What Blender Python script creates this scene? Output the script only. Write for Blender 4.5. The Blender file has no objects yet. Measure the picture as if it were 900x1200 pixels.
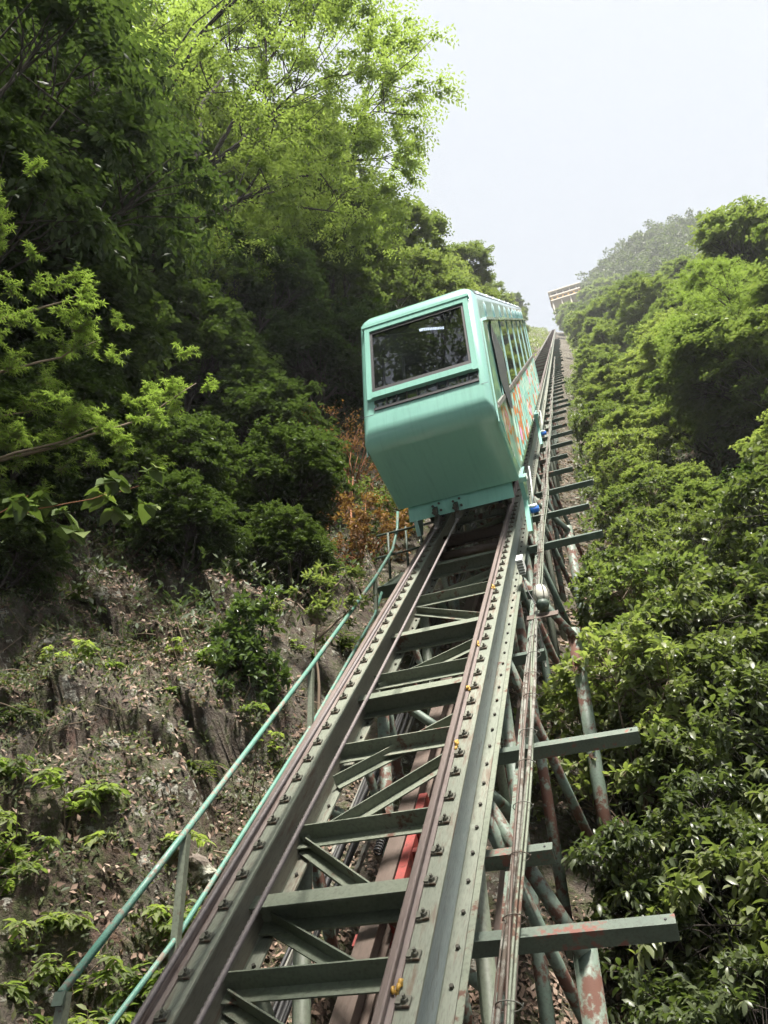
import bpy, bmesh, math, random
import numpy as np
from mathutils import Matrix, Vector

R = math.radians
scene = bpy.context.scene
col = scene.collection
TH = R(46.5)                      # inclination of the track
CT, ST = math.cos(TH), math.sin(TH)
def l2w(a, u, w):                 # track frame (across, along, normal) -> world
    return Vector((a, u*CT - w*ST, u*ST + w*CT))

# ------------------------------------------------------------------ camera
CAM_L = (1.515, 0.0, 2.0)
_U = np.array([0.21003109, -0.23234856, 0.94968473])
_X = np.array([0.93542296, -0.23477711, -0.26431722])
_W = np.array([-0.28437796, -0.94387174, -0.16803368])
right = l2w(_X[0], _U[0], _W[0]); down = l2w(_X[1], _U[1], _W[1]); fwd = l2w(_X[2], _U[2], _W[2])
cam_d = bpy.data.cameras.new('camera'); cam = bpy.data.objects.new('camera', cam_d); col.objects.link(cam)
m = Matrix.Identity(4)
for i in range(3):
    m[i][0] = right[i]; m[i][1] = -down[i]; m[i][2] = -fwd[i]
cl = l2w(*CAM_L)
for i in range(3): m[i][3] = cl[i]
cam.matrix_world = m
cam_d.sensor_fit = 'HORIZONTAL'; cam_d.sensor_width = 36; cam_d.lens = 36*917.6/900
cam_d.clip_start = 0.05; cam_d.clip_end = 3000
scene.camera = cam

# ------------------------------------------------------------------ world, sun, exposure
SUN_EL, SUN_AZ = R(66), R(152)    # azimuth measured clockwise from +Y
wd = bpy.data.worlds.new('World'); scene.world = wd; wd.use_nodes = True
nt = wd.node_tree; nt.nodes.clear()
sky = nt.nodes.new('ShaderNodeTexSky'); sky.sky_type = 'NISHITA'; sky.sun_disc = False
sky.sun_elevation = SUN_EL; sky.sun_rotation = SUN_AZ
sky.air_density = 1.0; sky.dust_density = 6.0; sky.ozone_density = 1.0
mx = nt.nodes.new('ShaderNodeMix'); mx.data_type = 'RGBA'; mx.inputs[0].default_value = 0.80
nt.links.new(sky.outputs[0], mx.inputs[6]); mx.inputs[7].default_value = (5.35, 5.7, 6.15, 1)   # milky haze veil over the blue
bg = nt.nodes.new('ShaderNodeBackground'); bg.inputs[1].default_value = 0.052
nt.links.new(mx.outputs[2], bg.inputs[0])
wo = nt.nodes.new('ShaderNodeOutputWorld'); nt.links.new(bg.outputs[0], wo.inputs[0])
sd = bpy.data.lights.new('sun', 'SUN'); sd.energy = 5.0; sd.angle = R(10); sd.color = (1.0, 0.95, 0.87)
so = bpy.data.objects.new('sun', sd); col.objects.link(so)
to_sun = Vector((math.sin(SUN_AZ)*math.cos(SUN_EL), math.cos(SUN_AZ)*math.cos(SUN_EL), math.sin(SUN_EL)))
so.rotation_euler = to_sun.to_track_quat('Z', 'Y').to_euler(); so.location = (0, 0, 60)
vs = scene.view_settings
vs.view_transform = 'Standard'; vs.look = 'None'; vs.exposure = 1.52; vs.gamma = 1.0; vs.use_curve_mapping = False
scene.render.engine = 'CYCLES'
HAZE = 0.0007
cy = scene.cycles
cy.use_denoising = True; cy.denoiser = 'OPENIMAGEDENOISE'
try: cy.denoising_prefilter = 'ACCURATE'; cy.denoising_input_passes = 'RGB_ALBEDO_NORMAL'
except Exception: pass
cy.max_bounces = 8; cy.diffuse_bounces = 5; cy.glossy_bounces = 3; cy.transmission_bounces = 5
cy.transparent_max_bounces = 6; cy.volume_bounces = 0; cy.caustics_reflective = False; cy.caustics_refractive = False
cy.use_adaptive_sampling = True; cy.adaptive_threshold = 0.03
cy.sample_clamp_indirect = 6.0

# ------------------------------------------------------------------ helpers
def tag(o, label=None, cat=None, group=None, kind=None):
    if label: o['label'] = label
    if cat: o['category'] = cat
    if group: o['group'] = group
    if kind: o['kind'] = kind
    return o
def empty(name, loc=(0, 0, 0), rot=(0, 0, 0), label=None, cat=None, group=None):
    o = bpy.data.objects.new(name, None); col.objects.link(o)
    o.empty_display_size = 0.2
    o.location = loc; o.rotation_euler = rot
    return tag(o, label, cat, group)
def link(name, me, parent=None, loc=None, mat=None):
    o = bpy.data.objects.new(name, me); col.objects.link(o)
    if mat is not None and not me.materials: me.materials.append(mat)
    if parent: o.parent = parent
    if loc is not None: o.location = loc
    return o

class MB:
    def __init__(s): s.v = []; s.f = []
    def box(s, x0, x1, y0, y1, z0, z1):
        n = len(s.v)
        s.v += [(x0,y0,z0),(x1,y0,z0),(x1,y1,z0),(x0,y1,z0),(x0,y0,z1),(x1,y0,z1),(x1,y1,z1),(x0,y1,z1)]
        s.f += [(n,n+3,n+2,n+1),(n+4,n+5,n+6,n+7),(n,n+1,n+5,n+4),(n+1,n+2,n+6,n+5),(n+2,n+3,n+7,n+6),(n+3,n,n+4,n+7)]
        return s
    def bar(s, p0, p1, wx, wy, up=(0,0,1)):
        p0 = Vector(p0); p1 = Vector(p1); d = (p1-p0).normalized(); sd_ = d.cross(Vector(up))
        if sd_.length < 1e-4: sd_ = d.cross(Vector((1,0,0)))
        sd_.normalize(); up_ = sd_.cross(d).normalized()
        n = len(s.v)
        for p in (p0, p1):
            for i, j in ((-1,-1),(1,-1),(1,1),(-1,1)):
                s.v.append(tuple(p + sd_*(i*wx/2) + up_*(j*wy/2)))
        s.f += [(n,n+1,n+2,n+3),(n+7,n+6,n+5,n+4)] + [(n+k, n+4+k, n+4+(k+1)%4, n+(k+1)%4) for k in range(4)]
        return s
    def tube(s, pts, rad, seg=8, cap=True):
        pts = [Vector(p) for p in pts]
        if not hasattr(rad, '__len__'): rad = [rad]*len(pts)
        n0 = len(s.v); ref = None
        for i, p in enumerate(pts):
            d = (pts[min(i+1, len(pts)-1)] - pts[max(i-1, 0)])
            d = d.normalized() if d.length > 1e-9 else Vector((0,0,1))
            if ref is None:
                ref = d.cross(Vector((0,0,1)))
                if ref.length < 1e-3: ref = d.cross(Vector((0,1,0)))
            ref = (ref - d*ref.dot(d))
            if ref.length < 1e-6: ref = d.orthogonal()
            ref.normalize(); b = d.cross(ref)
            for k in range(seg):
                t = 2*math.pi*k/seg
                s.v.append(tuple(p + (ref*math.cos(t) + b*math.sin(t))*rad[i]))
        for i in range(len(pts)-1):
            for k in range(seg):
                a = n0+i*seg+k; b_ = n0+i*seg+(k+1) % seg
                s.f.append((a, b_, b_+seg, a+seg))
        if cap:
            s.f.append(tuple(n0+k for k in range(seg))[::-1])
            s.f.append(tuple(n0+(len(pts)-1)*seg+k for k in range(seg)))
        return s
    def prism_u(s, prof, u0, u1):          # profile (a, w) extruded along u
        n = len(s.v); k = len(prof)
        for u in (u0, u1):
            s.v += [(a, u, w) for a, w in prof]
        s.f += [(n+i, n+(i+1) % k, n+k+(i+1) % k, n+k+i) for i in range(k)]
        s.f += [tuple(range(n+k-1, n-1, -1)), tuple(range(n+k, n+2*k))]
        return s
    def prism_a(s, prof, a0, a1):          # profile (u, w) extruded along a
        n = len(s.v); k = len(prof)
        for a in (a0, a1):
            s.v += [(a, u, w) for u, w in prof]
        s.f += [(n+i, n+(i+1) % k, n+k+(i+1) % k, n+k+i) for i in range(k)]
        s.f += [tuple(range(n+k-1, n-1, -1)), tuple(range(n+k, n+2*k))]
        return s
    def sweep(s, prof, p0, p1, up=(0,0,1)):    # profile (side, up) swept from p0 to p1
        p0 = Vector(p0); p1 = Vector(p1); d = (p1-p0).normalized(); sd_ = d.cross(Vector(up)).normalized(); up_ = sd_.cross(d)
        n = len(s.v); k = len(prof)
        for p in (p0, p1):
            s.v += [tuple(p + sd_*x + up_*y) for x, y in prof]
        s.f += [(n+i, n+(i+1) % k, n+k+(i+1) % k, n+k+i) for i in range(k)]
        s.f += [tuple(range(n+k-1, n-1, -1)), tuple(range(n+k, n+2*k))]
        return s
    def mesh(s, name, smooth=False):
        me = bpy.data.meshes.new(name); me.from_pydata(s.v, [], s.f)
        bm = bmesh.new(); bm.from_mesh(me); bmesh.ops.recalc_face_normals(bm, faces=bm.faces); bm.to_mesh(me); bm.free()
        if smooth: me.polygons.foreach_set('use_smooth', [True]*len(me.polygons))
        me.update(); return me
    def build(s, name, mat, parent=None, smooth=False, loc=None):
        me = s.mesh(name, smooth); me.materials.append(mat)
        return link(name, me, parent, loc)

# ------------------------------------------------------------------ materials
def new_mat(name):
    mt = bpy.data.materials.new(name); mt.use_nodes = True
    t = mt.node_tree; t.nodes.clear()
    o = t.nodes.new('ShaderNodeOutputMaterial'); b = t.nodes.new('ShaderNodeBsdfPrincipled')
    t.links.new(b.outputs[0], o.inputs[0])
    return mt, t, b, o
def nd(t, typ, **kw):
    n = t.nodes.new(typ)
    for k, v in kw.items(): setattr(n, k, v)
    return n
def noise(t, scale, detail=4, rough=0.55, vec=None):
    n = nd(t, 'ShaderNodeTexNoise'); n.inputs['Scale'].default_value = scale; n.inputs['Detail'].default_value = detail; n.inputs['Roughness'].default_value = rough
    if vec is not None: t.links.new(vec, n.inputs['Vector'])
    return n
def ramp(t, fac, stops):
    r = nd(t, 'ShaderNodeValToRGB'); e = r.color_ramp.elements
    while len(e) < len(stops): e.new(0.5)
    for el, (p, c) in zip(e, stops):
        el.position = p; el.color = (c, c, c, 1) if not hasattr(c, '__len__') else (*c, 1)
    t.links.new(fac, r.inputs[0]); return r
def mixc(t, fac, c1, c2):
    x = nd(t, 'ShaderNodeMix', data_type='RGBA')
    for i, c in ((0, fac), (6, c1), (7, c2)):
        if hasattr(c, 'is_linked'): t.links.new(c, x.inputs[i])
        elif i == 0: x.inputs[0].default_value = c
        else: x.inputs[i].default_value = (*c, 1)
    return x.outputs[2]
def bump(t, b, h, strength=0.3, dist=0.02):
    n = nd(t, 'ShaderNodeBump'); n.inputs['Strength'].default_value = strength; n.inputs['Distance'].default_value = dist
    t.links.new(h, n.inputs['Height']); t.links.new(n.outputs[0], b.inputs['Normal'])
def geo_vec(t, scale=(1,1,1)):
    g = nd(t, 'ShaderNodeTexCoord'); mp = nd(t, 'ShaderNodeMapping'); mp.inputs['Scale'].default_value = scale
    t.links.new(g.outputs['Object'], mp.inputs['Vector']); return mp.outputs[0]

def paint(name, c1, c2, rust=(0.16, 0.07, 0.045), amount=0.38, rough=0.55, scale=6, metallic=0.0, stretch=(1,1,1), edge=0.05):
    mt, t, b, o = new_mat(name); v = geo_vec(t, stretch)
    n1 = noise(t, scale*0.35, 5, 0.6, v); n2 = noise(t, scale*2.2, 6, 0.65, v); n3 = noise(t, scale*9, 3, 0.5, v)
    base = mixc(t, ramp(t, n1.outputs[0], [(0.35, 0.0), (0.65, 1.0)]).outputs[0], c1, c2)
    grime = mixc(t, ramp(t, n3.outputs[0], [(0.45, 0.0), (0.8, 0.5)]).outputs[0], base, (0.045, 0.04, 0.03))
    ad = nd(t, 'ShaderNodeMath', operation='MULTIPLY'); t.links.new(n1.outputs[0], ad.inputs[0]); t.links.new(n2.outputs[0], ad.inputs[1])
    thr = 0.42 - amount*0.36
    mk = ramp(t, ad.outputs[0], [(thr, 0.0), (thr+edge, 1.0)])
    c = mixc(t, mk.outputs[0], grime, rust)
    t.links.new(c, b.inputs['Base Color'])
    rr = ramp(t, mk.outputs[0], [(0, rough), (1, 0.85)]); t.links.new(rr.outputs[0], b.inputs['Roughness'])
    b.inputs['Metallic'].default_value = metallic
    bump(t, b, n2.outputs[0], 0.15, 0.01)
    return mt
M = {}
M['paint'] = paint('green_steel_paint', (0.145, 0.17, 0.125), (0.20, 0.22, 0.165), (0.12, 0.065, 0.045), amount=0.27)
M['paint_rust'] = paint('rusty_green_paint', (0.12, 0.165, 0.13), (0.16, 0.20, 0.16), (0.10, 0.045, 0.03), amount=0.50)
M['paint_dark'] = paint('dark_green_paint', (0.055, 0.085, 0.065), (0.075, 0.105, 0.08), amount=0.25)
M['beam'] = paint('beam_paint', (0.165, 0.185, 0.145), (0.225, 0.24, 0.19), (0.15, 0.115, 0.085), amount=0.42, stretch=(3, 0.5, 3), edge=0.12)
M['beam_blue'] = paint('beam_web_paint', (0.19, 0.235, 0.24), (0.24, 0.28, 0.28), (0.16, 0.12, 0.09), amount=0.30, stretch=(3, 0.35, 3), edge=0.12, rough=0.4)
M['web_olive'] = paint('olive_web_paint', (0.125, 0.12, 0.09), (0.165, 0.155, 0.12), (0.12, 0.085, 0.06), amount=0.4, stretch=(2, 0.4, 2), edge=0.15)
M['brown_steel'] = paint('primer_brown_steel', (0.095, 0.066, 0.052), (0.13, 0.093, 0.073), (0.06, 0.038, 0.03), amount=0.4, stretch=(2, 0.4, 2), edge=0.15)
M['rail'] = paint('rail_steel', (0.135, 0.10, 0.088), (0.195, 0.155, 0.14), (0.085, 0.05, 0.036), amount=0.45, rough=0.62, metallic=0.0, stretch=(3, 0.3, 3), edge=0.15)
M['bolt'] = paint('bolt_steel', (0.055, 0.052, 0.045), (0.085, 0.08, 0.068), (0.07, 0.045, 0.03), amount=0.35, metallic=0.4)
M['clip'] = paint('clip_steel', (0.12, 0.12, 0.095), (0.17, 0.165, 0.13), (0.09, 0.06, 0.04), amount=0.4)
M['red'] = paint('red_steel', (0.20, 0.028, 0.022), (0.26, 0.04, 0.032), (0.10, 0.03, 0.02), amount=0.25)
M['hand'] = paint('handrail_paint', (0.10, 0.25, 0.195), (0.16, 0.30, 0.245), (0.22, 0.19, 0.155), amount=0.42, rough=0.4, scale=14)
M['wire_grey'] = paint('galvanised_conduit', (0.15, 0.15, 0.13), (0.23, 0.225, 0.195), (0.09, 0.07, 0.055), amount=0.45, rough=0.7)
M['black'] = paint('black_rubber', (0.018, 0.018, 0.02), (0.03, 0.03, 0.033), (0.06, 0.05, 0.04), amount=0.2)
M['concrete'] = paint('weathered_concrete', (0.26, 0.25, 0.22), (0.33, 0.32, 0.28), (0.12, 0.11, 0.07), amount=0.3, rough=0.9)

def rope_mat():
    mt, t, b, o = new_mat('steel_rope'); v = geo_vec(t)
    n = noise(t, 40, 3, 0.6, v)
    t.links.new(mixc(t, n.outputs[0], (0.10, 0.085, 0.082), (0.26, 0.225, 0.22)), b.inputs['Base Color'])
    b.inputs['Metallic'].default_value = 0.2; b.inputs['Roughness'].default_value = 0.55
    return mt
M['rope'] = rope_mat()

def car_paint(name, c):
    mt, t, b, o = new_mat(name); v = geo_vec(t)
    n = noise(t, 2.0, 4, 0.5, v); n2 = noise(t, 26, 3, 0.6, v)
    c1 = tuple(x*0.93 for x in c)
    base = mixc(t, n.outputs[0], c1, c)
    t.links.new(mixc(t, ramp(t, n2.outputs[0], [(0.62, 0.0), (0.85, 0.35)]).outputs[0], base, tuple(x*0.6 for x in c)), b.inputs['Base Color'])
    b.inputs['Roughness'].default_value = 0.28
    b.inputs['Coat Weight'].default_value = 1.0; b.inputs['Coat Roughness'].default_value = 0.06
    v2 = geo_vec(t, (9, .7, .7)); st_ = noise(t, 3.0, 5, 0.65, v2)
    lk = b.inputs['Base Color'].links[0].from_socket
    t.links.new(mixc(t, ramp(t, st_.outputs[0], [(0.52, 0.0), (0.80, 0.45)]).outputs[0], lk, tuple(x*0.55 for x in c)), b.inputs['Base Color'])
    n3 = noise(t, 1.1, 2, 0.5, v); bump(t, b, n3.outputs[0], 0.12, 0.05)
    return mt
TEAL = (0.235, 0.49, 0.41)
M['teal'] = car_paint('teal_car_paint', TEAL)
M['teal_light'] = car_paint('pale_teal_trim', (0.30, 0.52, 0.48))
M['roof'] = car_paint('pale_roof_paint', (0.42, 0.58, 0.60))
def side_print():
    mt, t, b, o = new_mat('printed_side_panel'); v = geo_vec(t, (1, 1.25, 1.1))
    w = noise(t, 1.3, 3, 0.5, v)
    vm = nd(t, 'ShaderNodeMixRGB'); vm.inputs[0].default_value = 0.35; t.links.new(v, vm.inputs[1]); t.links.new(w.outputs[1], vm.inputs[2])
    vo = nd(t, 'ShaderNodeTexVoronoi'); vo.feature = 'F1'; vo.inputs['Scale'].default_value = 2.6; t.links.new(vm.outputs[0], vo.inputs['Vector'])
    ring = ramp(t, vo.outputs['Distance'], [(0.30, 0.0), (0.34, 1.0), (0.42, 1.0), (0.46, 0.0)])
    ring2 = ramp(t, vo.outputs['Distance'], [(0.10, 0.0), (0.14, 1.0), (0.19, 1.0), (0.23, 0.0)])
    sepc = nd(t, 'ShaderNodeSeparateColor'); t.links.new(vo.outputs['Color'], sepc.inputs[0])
    pinkm = ramp(t, sepc.outputs[0], [(0.55, 0.0), (0.57, 1.0)])
    whitem = ramp(t, sepc.outputs[1], [(0.78, 0.0), (0.80, 1.0)])
    inner = ramp(t, vo.outputs['Distance'], [(0.32, 1.0), (0.36, 0.0)])
    def mul(x, y):
        q = nd(t, 'ShaderNodeMath', operation='MULTIPLY'); t.links.new(x, q.inputs[0]); t.links.new(y, q.inputs[1]); return q.outputs[0]
    n = noise(t, 2.6, 2, 0.5, v)
    base = mixc(t, ramp(t, n.outputs[0], [(0.42, 0.0), (0.58, 1.0)]).outputs[0], (0.20, 0.46, 0.40), (0.42, 0.56, 0.46))
    c = mixc(t, mul(pinkm.outputs[0], inner.outputs[0]), base, (0.62, 0.33, 0.50))
    c = mixc(t, mul(whitem.outputs[0], inner.outputs[0]), c, (0.66, 0.66, 0.60))
    c = mixc(t, ring.outputs[0], c, (0.50, 0.17, 0.03))
    c = mixc(t, ring2.outputs[0], c, (0.55, 0.26, 0.05))
    t.links.new(c, b.inputs['Base Color']); b.inputs['Roughness'].default_value = 0.3; b.inputs['Coat Weight'].default_value = 0.4
    return mt
M['print'] = side_print()
def glass(name, tint, transp, rough=0.02):
    mt, t, b, o = new_mat(name); t.nodes.remove(b)
    g = nd(t, 'ShaderNodeBsdfGlossy'); g.inputs['Roughness'].default_value = rough; g.inputs['Color'].default_value = (0.95, 0.97, 1, 1)
    tr = nd(t, 'ShaderNodeBsdfTransparent'); tr.inputs['Color'].default_value = (*tint, 1)
    df = nd(t, 'ShaderNodeBsdfDiffuse'); df.inputs['Color'].default_value = (0.012, 0.013, 0.016, 1)
    m1 = nd(t, 'ShaderNodeMixShader'); m1.inputs[0].default_value = transp; t.links.new(df.outputs[0], m1.inputs[1]); t.links.new(tr.outputs[0], m1.inputs[2])
    fr = nd(t, 'ShaderNodeFresnel'); gm = nd(t, 'ShaderNodeNewGeometry'); ma = nd(t, 'ShaderNodeMath', operation='MULTIPLY_ADD')
    t.links.new(gm.outputs['Backfacing'], ma.inputs[0]); ma.inputs[1].default_value = 1/1.75-1.75; ma.inputs[2].default_value = 1.75; t.links.new(ma.outputs[0], fr.inputs['IOR'])
    m2 = nd(t, 'ShaderNodeMixShader'); t.links.new(fr.outputs[0], m2.inputs[0]); t.links.new(m1.outputs[0], m2.inputs[1]); t.links.new(g.outputs[0], m2.inputs[2])
    t.links.new(m2.outputs[0], o.inputs[0]); return mt
M['glass'] = glass('dark_window_glass', (0.55, 0.58, 0.62), 0.75)
M['glass_side'] = glass('green_tinted_glass', (0.35, 0.42, 0.38), 0.6)
def plain(name, c, rough=0.5, metallic=0.0, emit=0):
    mt, t, b, o = new_mat(name); v = geo_vec(t); n = noise(t, 9, 4, 0.6, v)
    t.links.new(mixc(t, n.outputs[0], tuple(x*0.8 for x in c), tuple(min(1, x*1.15) for x in c)), b.inputs['Base Color'])
    b.inputs['Roughness'].default_value = rough; b.inputs['Metallic'].default_value = metallic
    if emit: b.inputs['Emission Color'].default_value = (*c, 1); b.inputs['Emission Strength'].default_value = emit
    return mt
M['interior'] = plain('cabin_grey', (0.035, 0.037, 0.042), 0.6)
M['seat'] = plain('seat_blue', (0.03, 0.06, 0.16), 0.7)
M['white'] = plain('white_plastic', (0.75, 0.76, 0.74), 0.4)
M['blue'] = plain('blue_roller', (0.03, 0.16, 0.62), 0.45)
M['gasket'] = plain('black_gasket', (0.02, 0.02, 0.023), 0.5)
M['lamp_on'] = plain('lit_tube', (0.9, 0.95, 1.0), 0.4, 0, 2.2)
M['grey_panel'] = plain('dark_grey_panel', (0.10, 0.10, 0.12), 0.4)
M['milk'] = plain('milky_lamp_glass', (0.62, 0.60, 0.52), 0.25)
M['yellow_wall'] = plain('yellow_ochre_wall', (0.62, 0.38, 0.12), 0.8)
M['cream'] = plain('cream_concrete', (0.55, 0.50, 0.42), 0.85)
M['dark_open'] = plain('dark_station_glass', (0.05, 0.06, 0.07), 0.25)  # dark blue-grey tone of the station windows and upper storey
M['grease'] = plain('yellow_grease', (0.48, 0.28, 0.05), 0.5)

def leaf_mat(name, c1, c2, trans=0.35, rough=0.45, spec=0.4, tcol=1.5, yellow=None):
    mt, t, b, o = new_mat(name)
    at = nd(t, 'ShaderNodeAttribute'); at.attribute_name = 'lv'
    oi = nd(t, 'ShaderNodeObjectInfo')
    stops = [(0.0, c1), (0.75, c2), (1.0, yellow or c2)]
    r = ramp(t, at.outputs['Fac'], stops)
    hs = nd(t, 'ShaderNodeHueSaturation'); hs.inputs['Saturation'].default_value = 0.84
    mr = nd(t, 'ShaderNodeMapRange'); mr.inputs[3].default_value = 0.68; mr.inputs[4].default_value = 1.3
    mh = nd(t, 'ShaderNodeMapRange'); mh.inputs[3].default_value = 0.515; mh.inputs[4].default_value = 0.483
    t.links.new(oi.outputs['Random'], mr.inputs[0]); t.links.new(mr.outputs[0], hs.inputs['Value'])
    t.links.new(oi.outputs['Random'], mh.inputs[0]); t.links.new(mh.outputs[0], hs.inputs['Hue'])
    t.links.new(r.outputs[0], hs.inputs['Color'])
    t.links.new(hs.outputs[0], b.inputs['Base Color'])
    b.inputs['Roughness'].default_value = rough; b.inputs['Specular IOR Level'].default_value = spec
    tr = nd(t, 'ShaderNodeBsdfTranslucent')
    mu = nd(t, 'ShaderNodeMixRGB', blend_type='MULTIPLY'); mu.inputs[0].default_value = 1
    t.links.new(hs.outputs[0], mu.inputs[1]); mu.inputs[2].default_value = (1.25*tcol, 1.45*tcol, 0.55*tcol, 1)
    t.links.new(mu.outputs[0], tr.inputs[0])
    ms = nd(t, 'ShaderNodeMixShader'); ms.inputs[0].default_value = trans
    t.links.new(b.outputs[0], ms.inputs[1]); t.links.new(tr.outputs[0], ms.inputs[2]); t.links.new(ms.outputs[0], o.inputs[0])
    return mt
M['lf_light'] = leaf_mat('light_green_leaf', (0.13, 0.17, 0.055), (0.175, 0.22, 0.075), 0.52, 0.5, 0.3, 1.3)
M['lf_maple'] = leaf_mat('maple_leaf', (0.1, 0.15, 0.035), (0.15, 0.205, 0.055), 0.48, 0.5, 0.3, 1.25)
M['lf_mid'] = leaf_mat('mid_green_leaf', (0.1, 0.135, 0.05), (0.16, 0.19, 0.075), 0.42, 0.45, 0.4, 1.25, yellow=(0.2, 0.21, 0.09))
M['lf_far'] = leaf_mat('far_green_leaf', (0.09, 0.12, 0.05), (0.14, 0.165, 0.07), 0.42, 0.5, 0.35, 1.25)
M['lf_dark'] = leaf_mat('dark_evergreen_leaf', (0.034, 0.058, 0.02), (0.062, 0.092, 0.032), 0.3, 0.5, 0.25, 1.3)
M['lf_near'] = leaf_mat('glossy_evergreen_leaf', (0.08, 0.105, 0.04), (0.13, 0.155, 0.06), 0.34, 0.36, 0.45, 1.3, yellow=(0.18, 0.195, 0.07))
M['lf_camellia'] = leaf_mat('camellia_leaf', (0.055, 0.09, 0.025), (0.105, 0.155, 0.045), 0.25, 0.28, 0.55, 1.3, yellow=(0.18, 0.23, 0.06))
M['lf_fern'] = leaf_mat('undergrowth_leaf', (0.045, 0.065, 0.022), (0.09, 0.115, 0.045), 0.35, 0.5, 0.3, 1.2, yellow=(0.15, 0.15, 0.06))
M['lf_brown'] = leaf_mat('dry_brown_leaf', (0.17, 0.075, 0.03), (0.3, 0.14, 0.055), 0.3, 0.7, 0.2, 1.0, yellow=(0.26, 0.22, 0.06))
M['lf_litter'] = leaf_mat('fallen_leaf', (0.15, 0.088, 0.06), (0.30, 0.19, 0.135), 0.1, 0.75, 0.2, 1.0, yellow=(0.44, 0.33, 0.25))
def bark_mat(name, c1, c2):
    mt, t, b, o = new_mat(name); v = geo_vec(t, (1, 1, 0.25)); n = noise(t, 14, 5, 0.65, v)
    t.links.new(mixc(t, n.outputs[0], c1, c2), b.inputs['Base Color']); b.inputs['Roughness'].default_value = 0.9
    bump(t, b, n.outputs[0], 0.4, 0.02); return mt
M['bark'] = bark_mat('dark_bark', (0.03, 0.024, 0.02), (0.075, 0.06, 0.05))
M['bark_pale'] = bark_mat('pale_bark', (0.13, 0.095, 0.065), (0.24, 0.18, 0.13))
M['bark_rust'] = bark_mat('red_brown_twig', (0.22, 0.085, 0.04), (0.34, 0.16, 0.08))

def ground_mat():
    mt, t, b, o = new_mat('hillside_rock_and_soil'); v = geo_vec(t)
    n1 = noise(t, 0.9, 6, 0.6, v); n2 = noise(t, 5, 6, 0.65, v); n3 = noise(t, 22, 5, 0.7, v); n4 = noise(t, 60, 3, 0.6, v)
    rock = mixc(t, ramp(t, n2.outputs[0], [(0.35, 0), (0.7, 1)]).outputs[0], (0.07, 0.055, 0.043), (0.21, 0.175, 0.14))
    rock = mixc(t, ramp(t, n3.outputs[0], [(0.55, 0), (0.75, 0.8)]).outputs[0], rock, (0.25, 0.22, 0.185))
    soil = mixc(t, n3.outputs[0], (0.035, 0.024, 0.016), (0.095, 0.063, 0.043))
    moss = mixc(t, n4.outputs[0], (0.03, 0.042, 0.012), (0.085, 0.095, 0.03))
    c = mixc(t, ramp(t, n1.outputs[0], [(0.47, 0), (0.56, 1)]).outputs[0], rock, soil)
    mu = nd(t, 'ShaderNodeMath', operation='MULTIPLY'); t.links.new(n2.outputs[0], mu.inputs[0]); t.links.new(n3.outputs[0], mu.inputs[1])
    c = mixc(t, ramp(t, mu.outputs[0], [(0.22, 0), (0.32, 0.9)]).outputs[0], c, moss)
    n5 = noise(t, 2.6, 5, 0.7, v); n6 = noise(t, 11, 4, 0.7, v)
    m5 = nd(t, 'ShaderNodeMath', operation='MULTIPLY'); t.links.new(n5.outputs[0], m5.inputs[0]); t.links.new(n6.outputs[0], m5.inputs[1])
    c = mixc(t, ramp(t, m5.outputs[0], [(0.315, 0), (0.35, 0.85)]).outputs[0], c, (0.36, 0.35, 0.30))
    c = mixc(t, ramp(t, n5.outputs[0], [(0.30, 0.8), (0.42, 0)]).outputs[0], c, (0.12, 0.062, 0.045))
    t.links.new(c, b.inputs['Base Color']); b.inputs['Roughness'].default_value = 0.92
    ad = nd(t, 'ShaderNodeMath', operation='ADD'); t.links.new(n2.outputs[0], ad.inputs[0])
    m3 = nd(t, 'ShaderNodeMath', operation='MULTIPLY'); t.links.new(n3.outputs[0], m3.inputs[0]); m3.inputs[1].default_value = 0.5
    t.links.new(m3.outputs[0], ad.inputs[1]); bump(t, b, ad.outputs[0], 1.0, 0.14)
    return mt
M['ground'] = ground_mat()
def rock_mat():
    mt, t, b, o = new_mat('lichen_rock'); v = geo_vec(t)
    n1 = noise(t, 1.6, 5, 0.6, v); n2 = noise(t, 7, 6, 0.7, v); n3 = noise(t, 30, 4, 0.7, v)
    c = mixc(t, ramp(t, n2.outputs[0], [(0.3, 0), (0.7, 1)]).outputs[0], (0.095, 0.075, 0.062), (0.22, 0.185, 0.155))
    c = mixc(t, ramp(t, n1.outputs[0], [(0.5, 0), (0.62, 0.85)]).outputs[0], c, (0.075, 0.085, 0.03))
    mu = nd(t, 'ShaderNodeMath', operation='MULTIPLY'); t.links.new(n1.outputs[0], mu.inputs[0]); t.links.new(n2.outputs[0], mu.inputs[1])
    c = mixc(t, ramp(t, mu.outputs[0], [(0.29, 0), (0.34, 0.8)]).outputs[0], c, (0.40, 0.40, 0.34))
    c = mixc(t, ramp(t, n3.outputs[0], [(0.55, 0), (0.8, 0.7)]).outputs[0], c, (0.05, 0.04, 0.032))
    t.links.new(c, b.inputs['Base Color']); b.inputs['Roughness'].default_value = 0.9
    bump(t, b, n2.outputs[0], 0.7, 0.06); return mt
M['rock'] = rock_mat()

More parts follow.
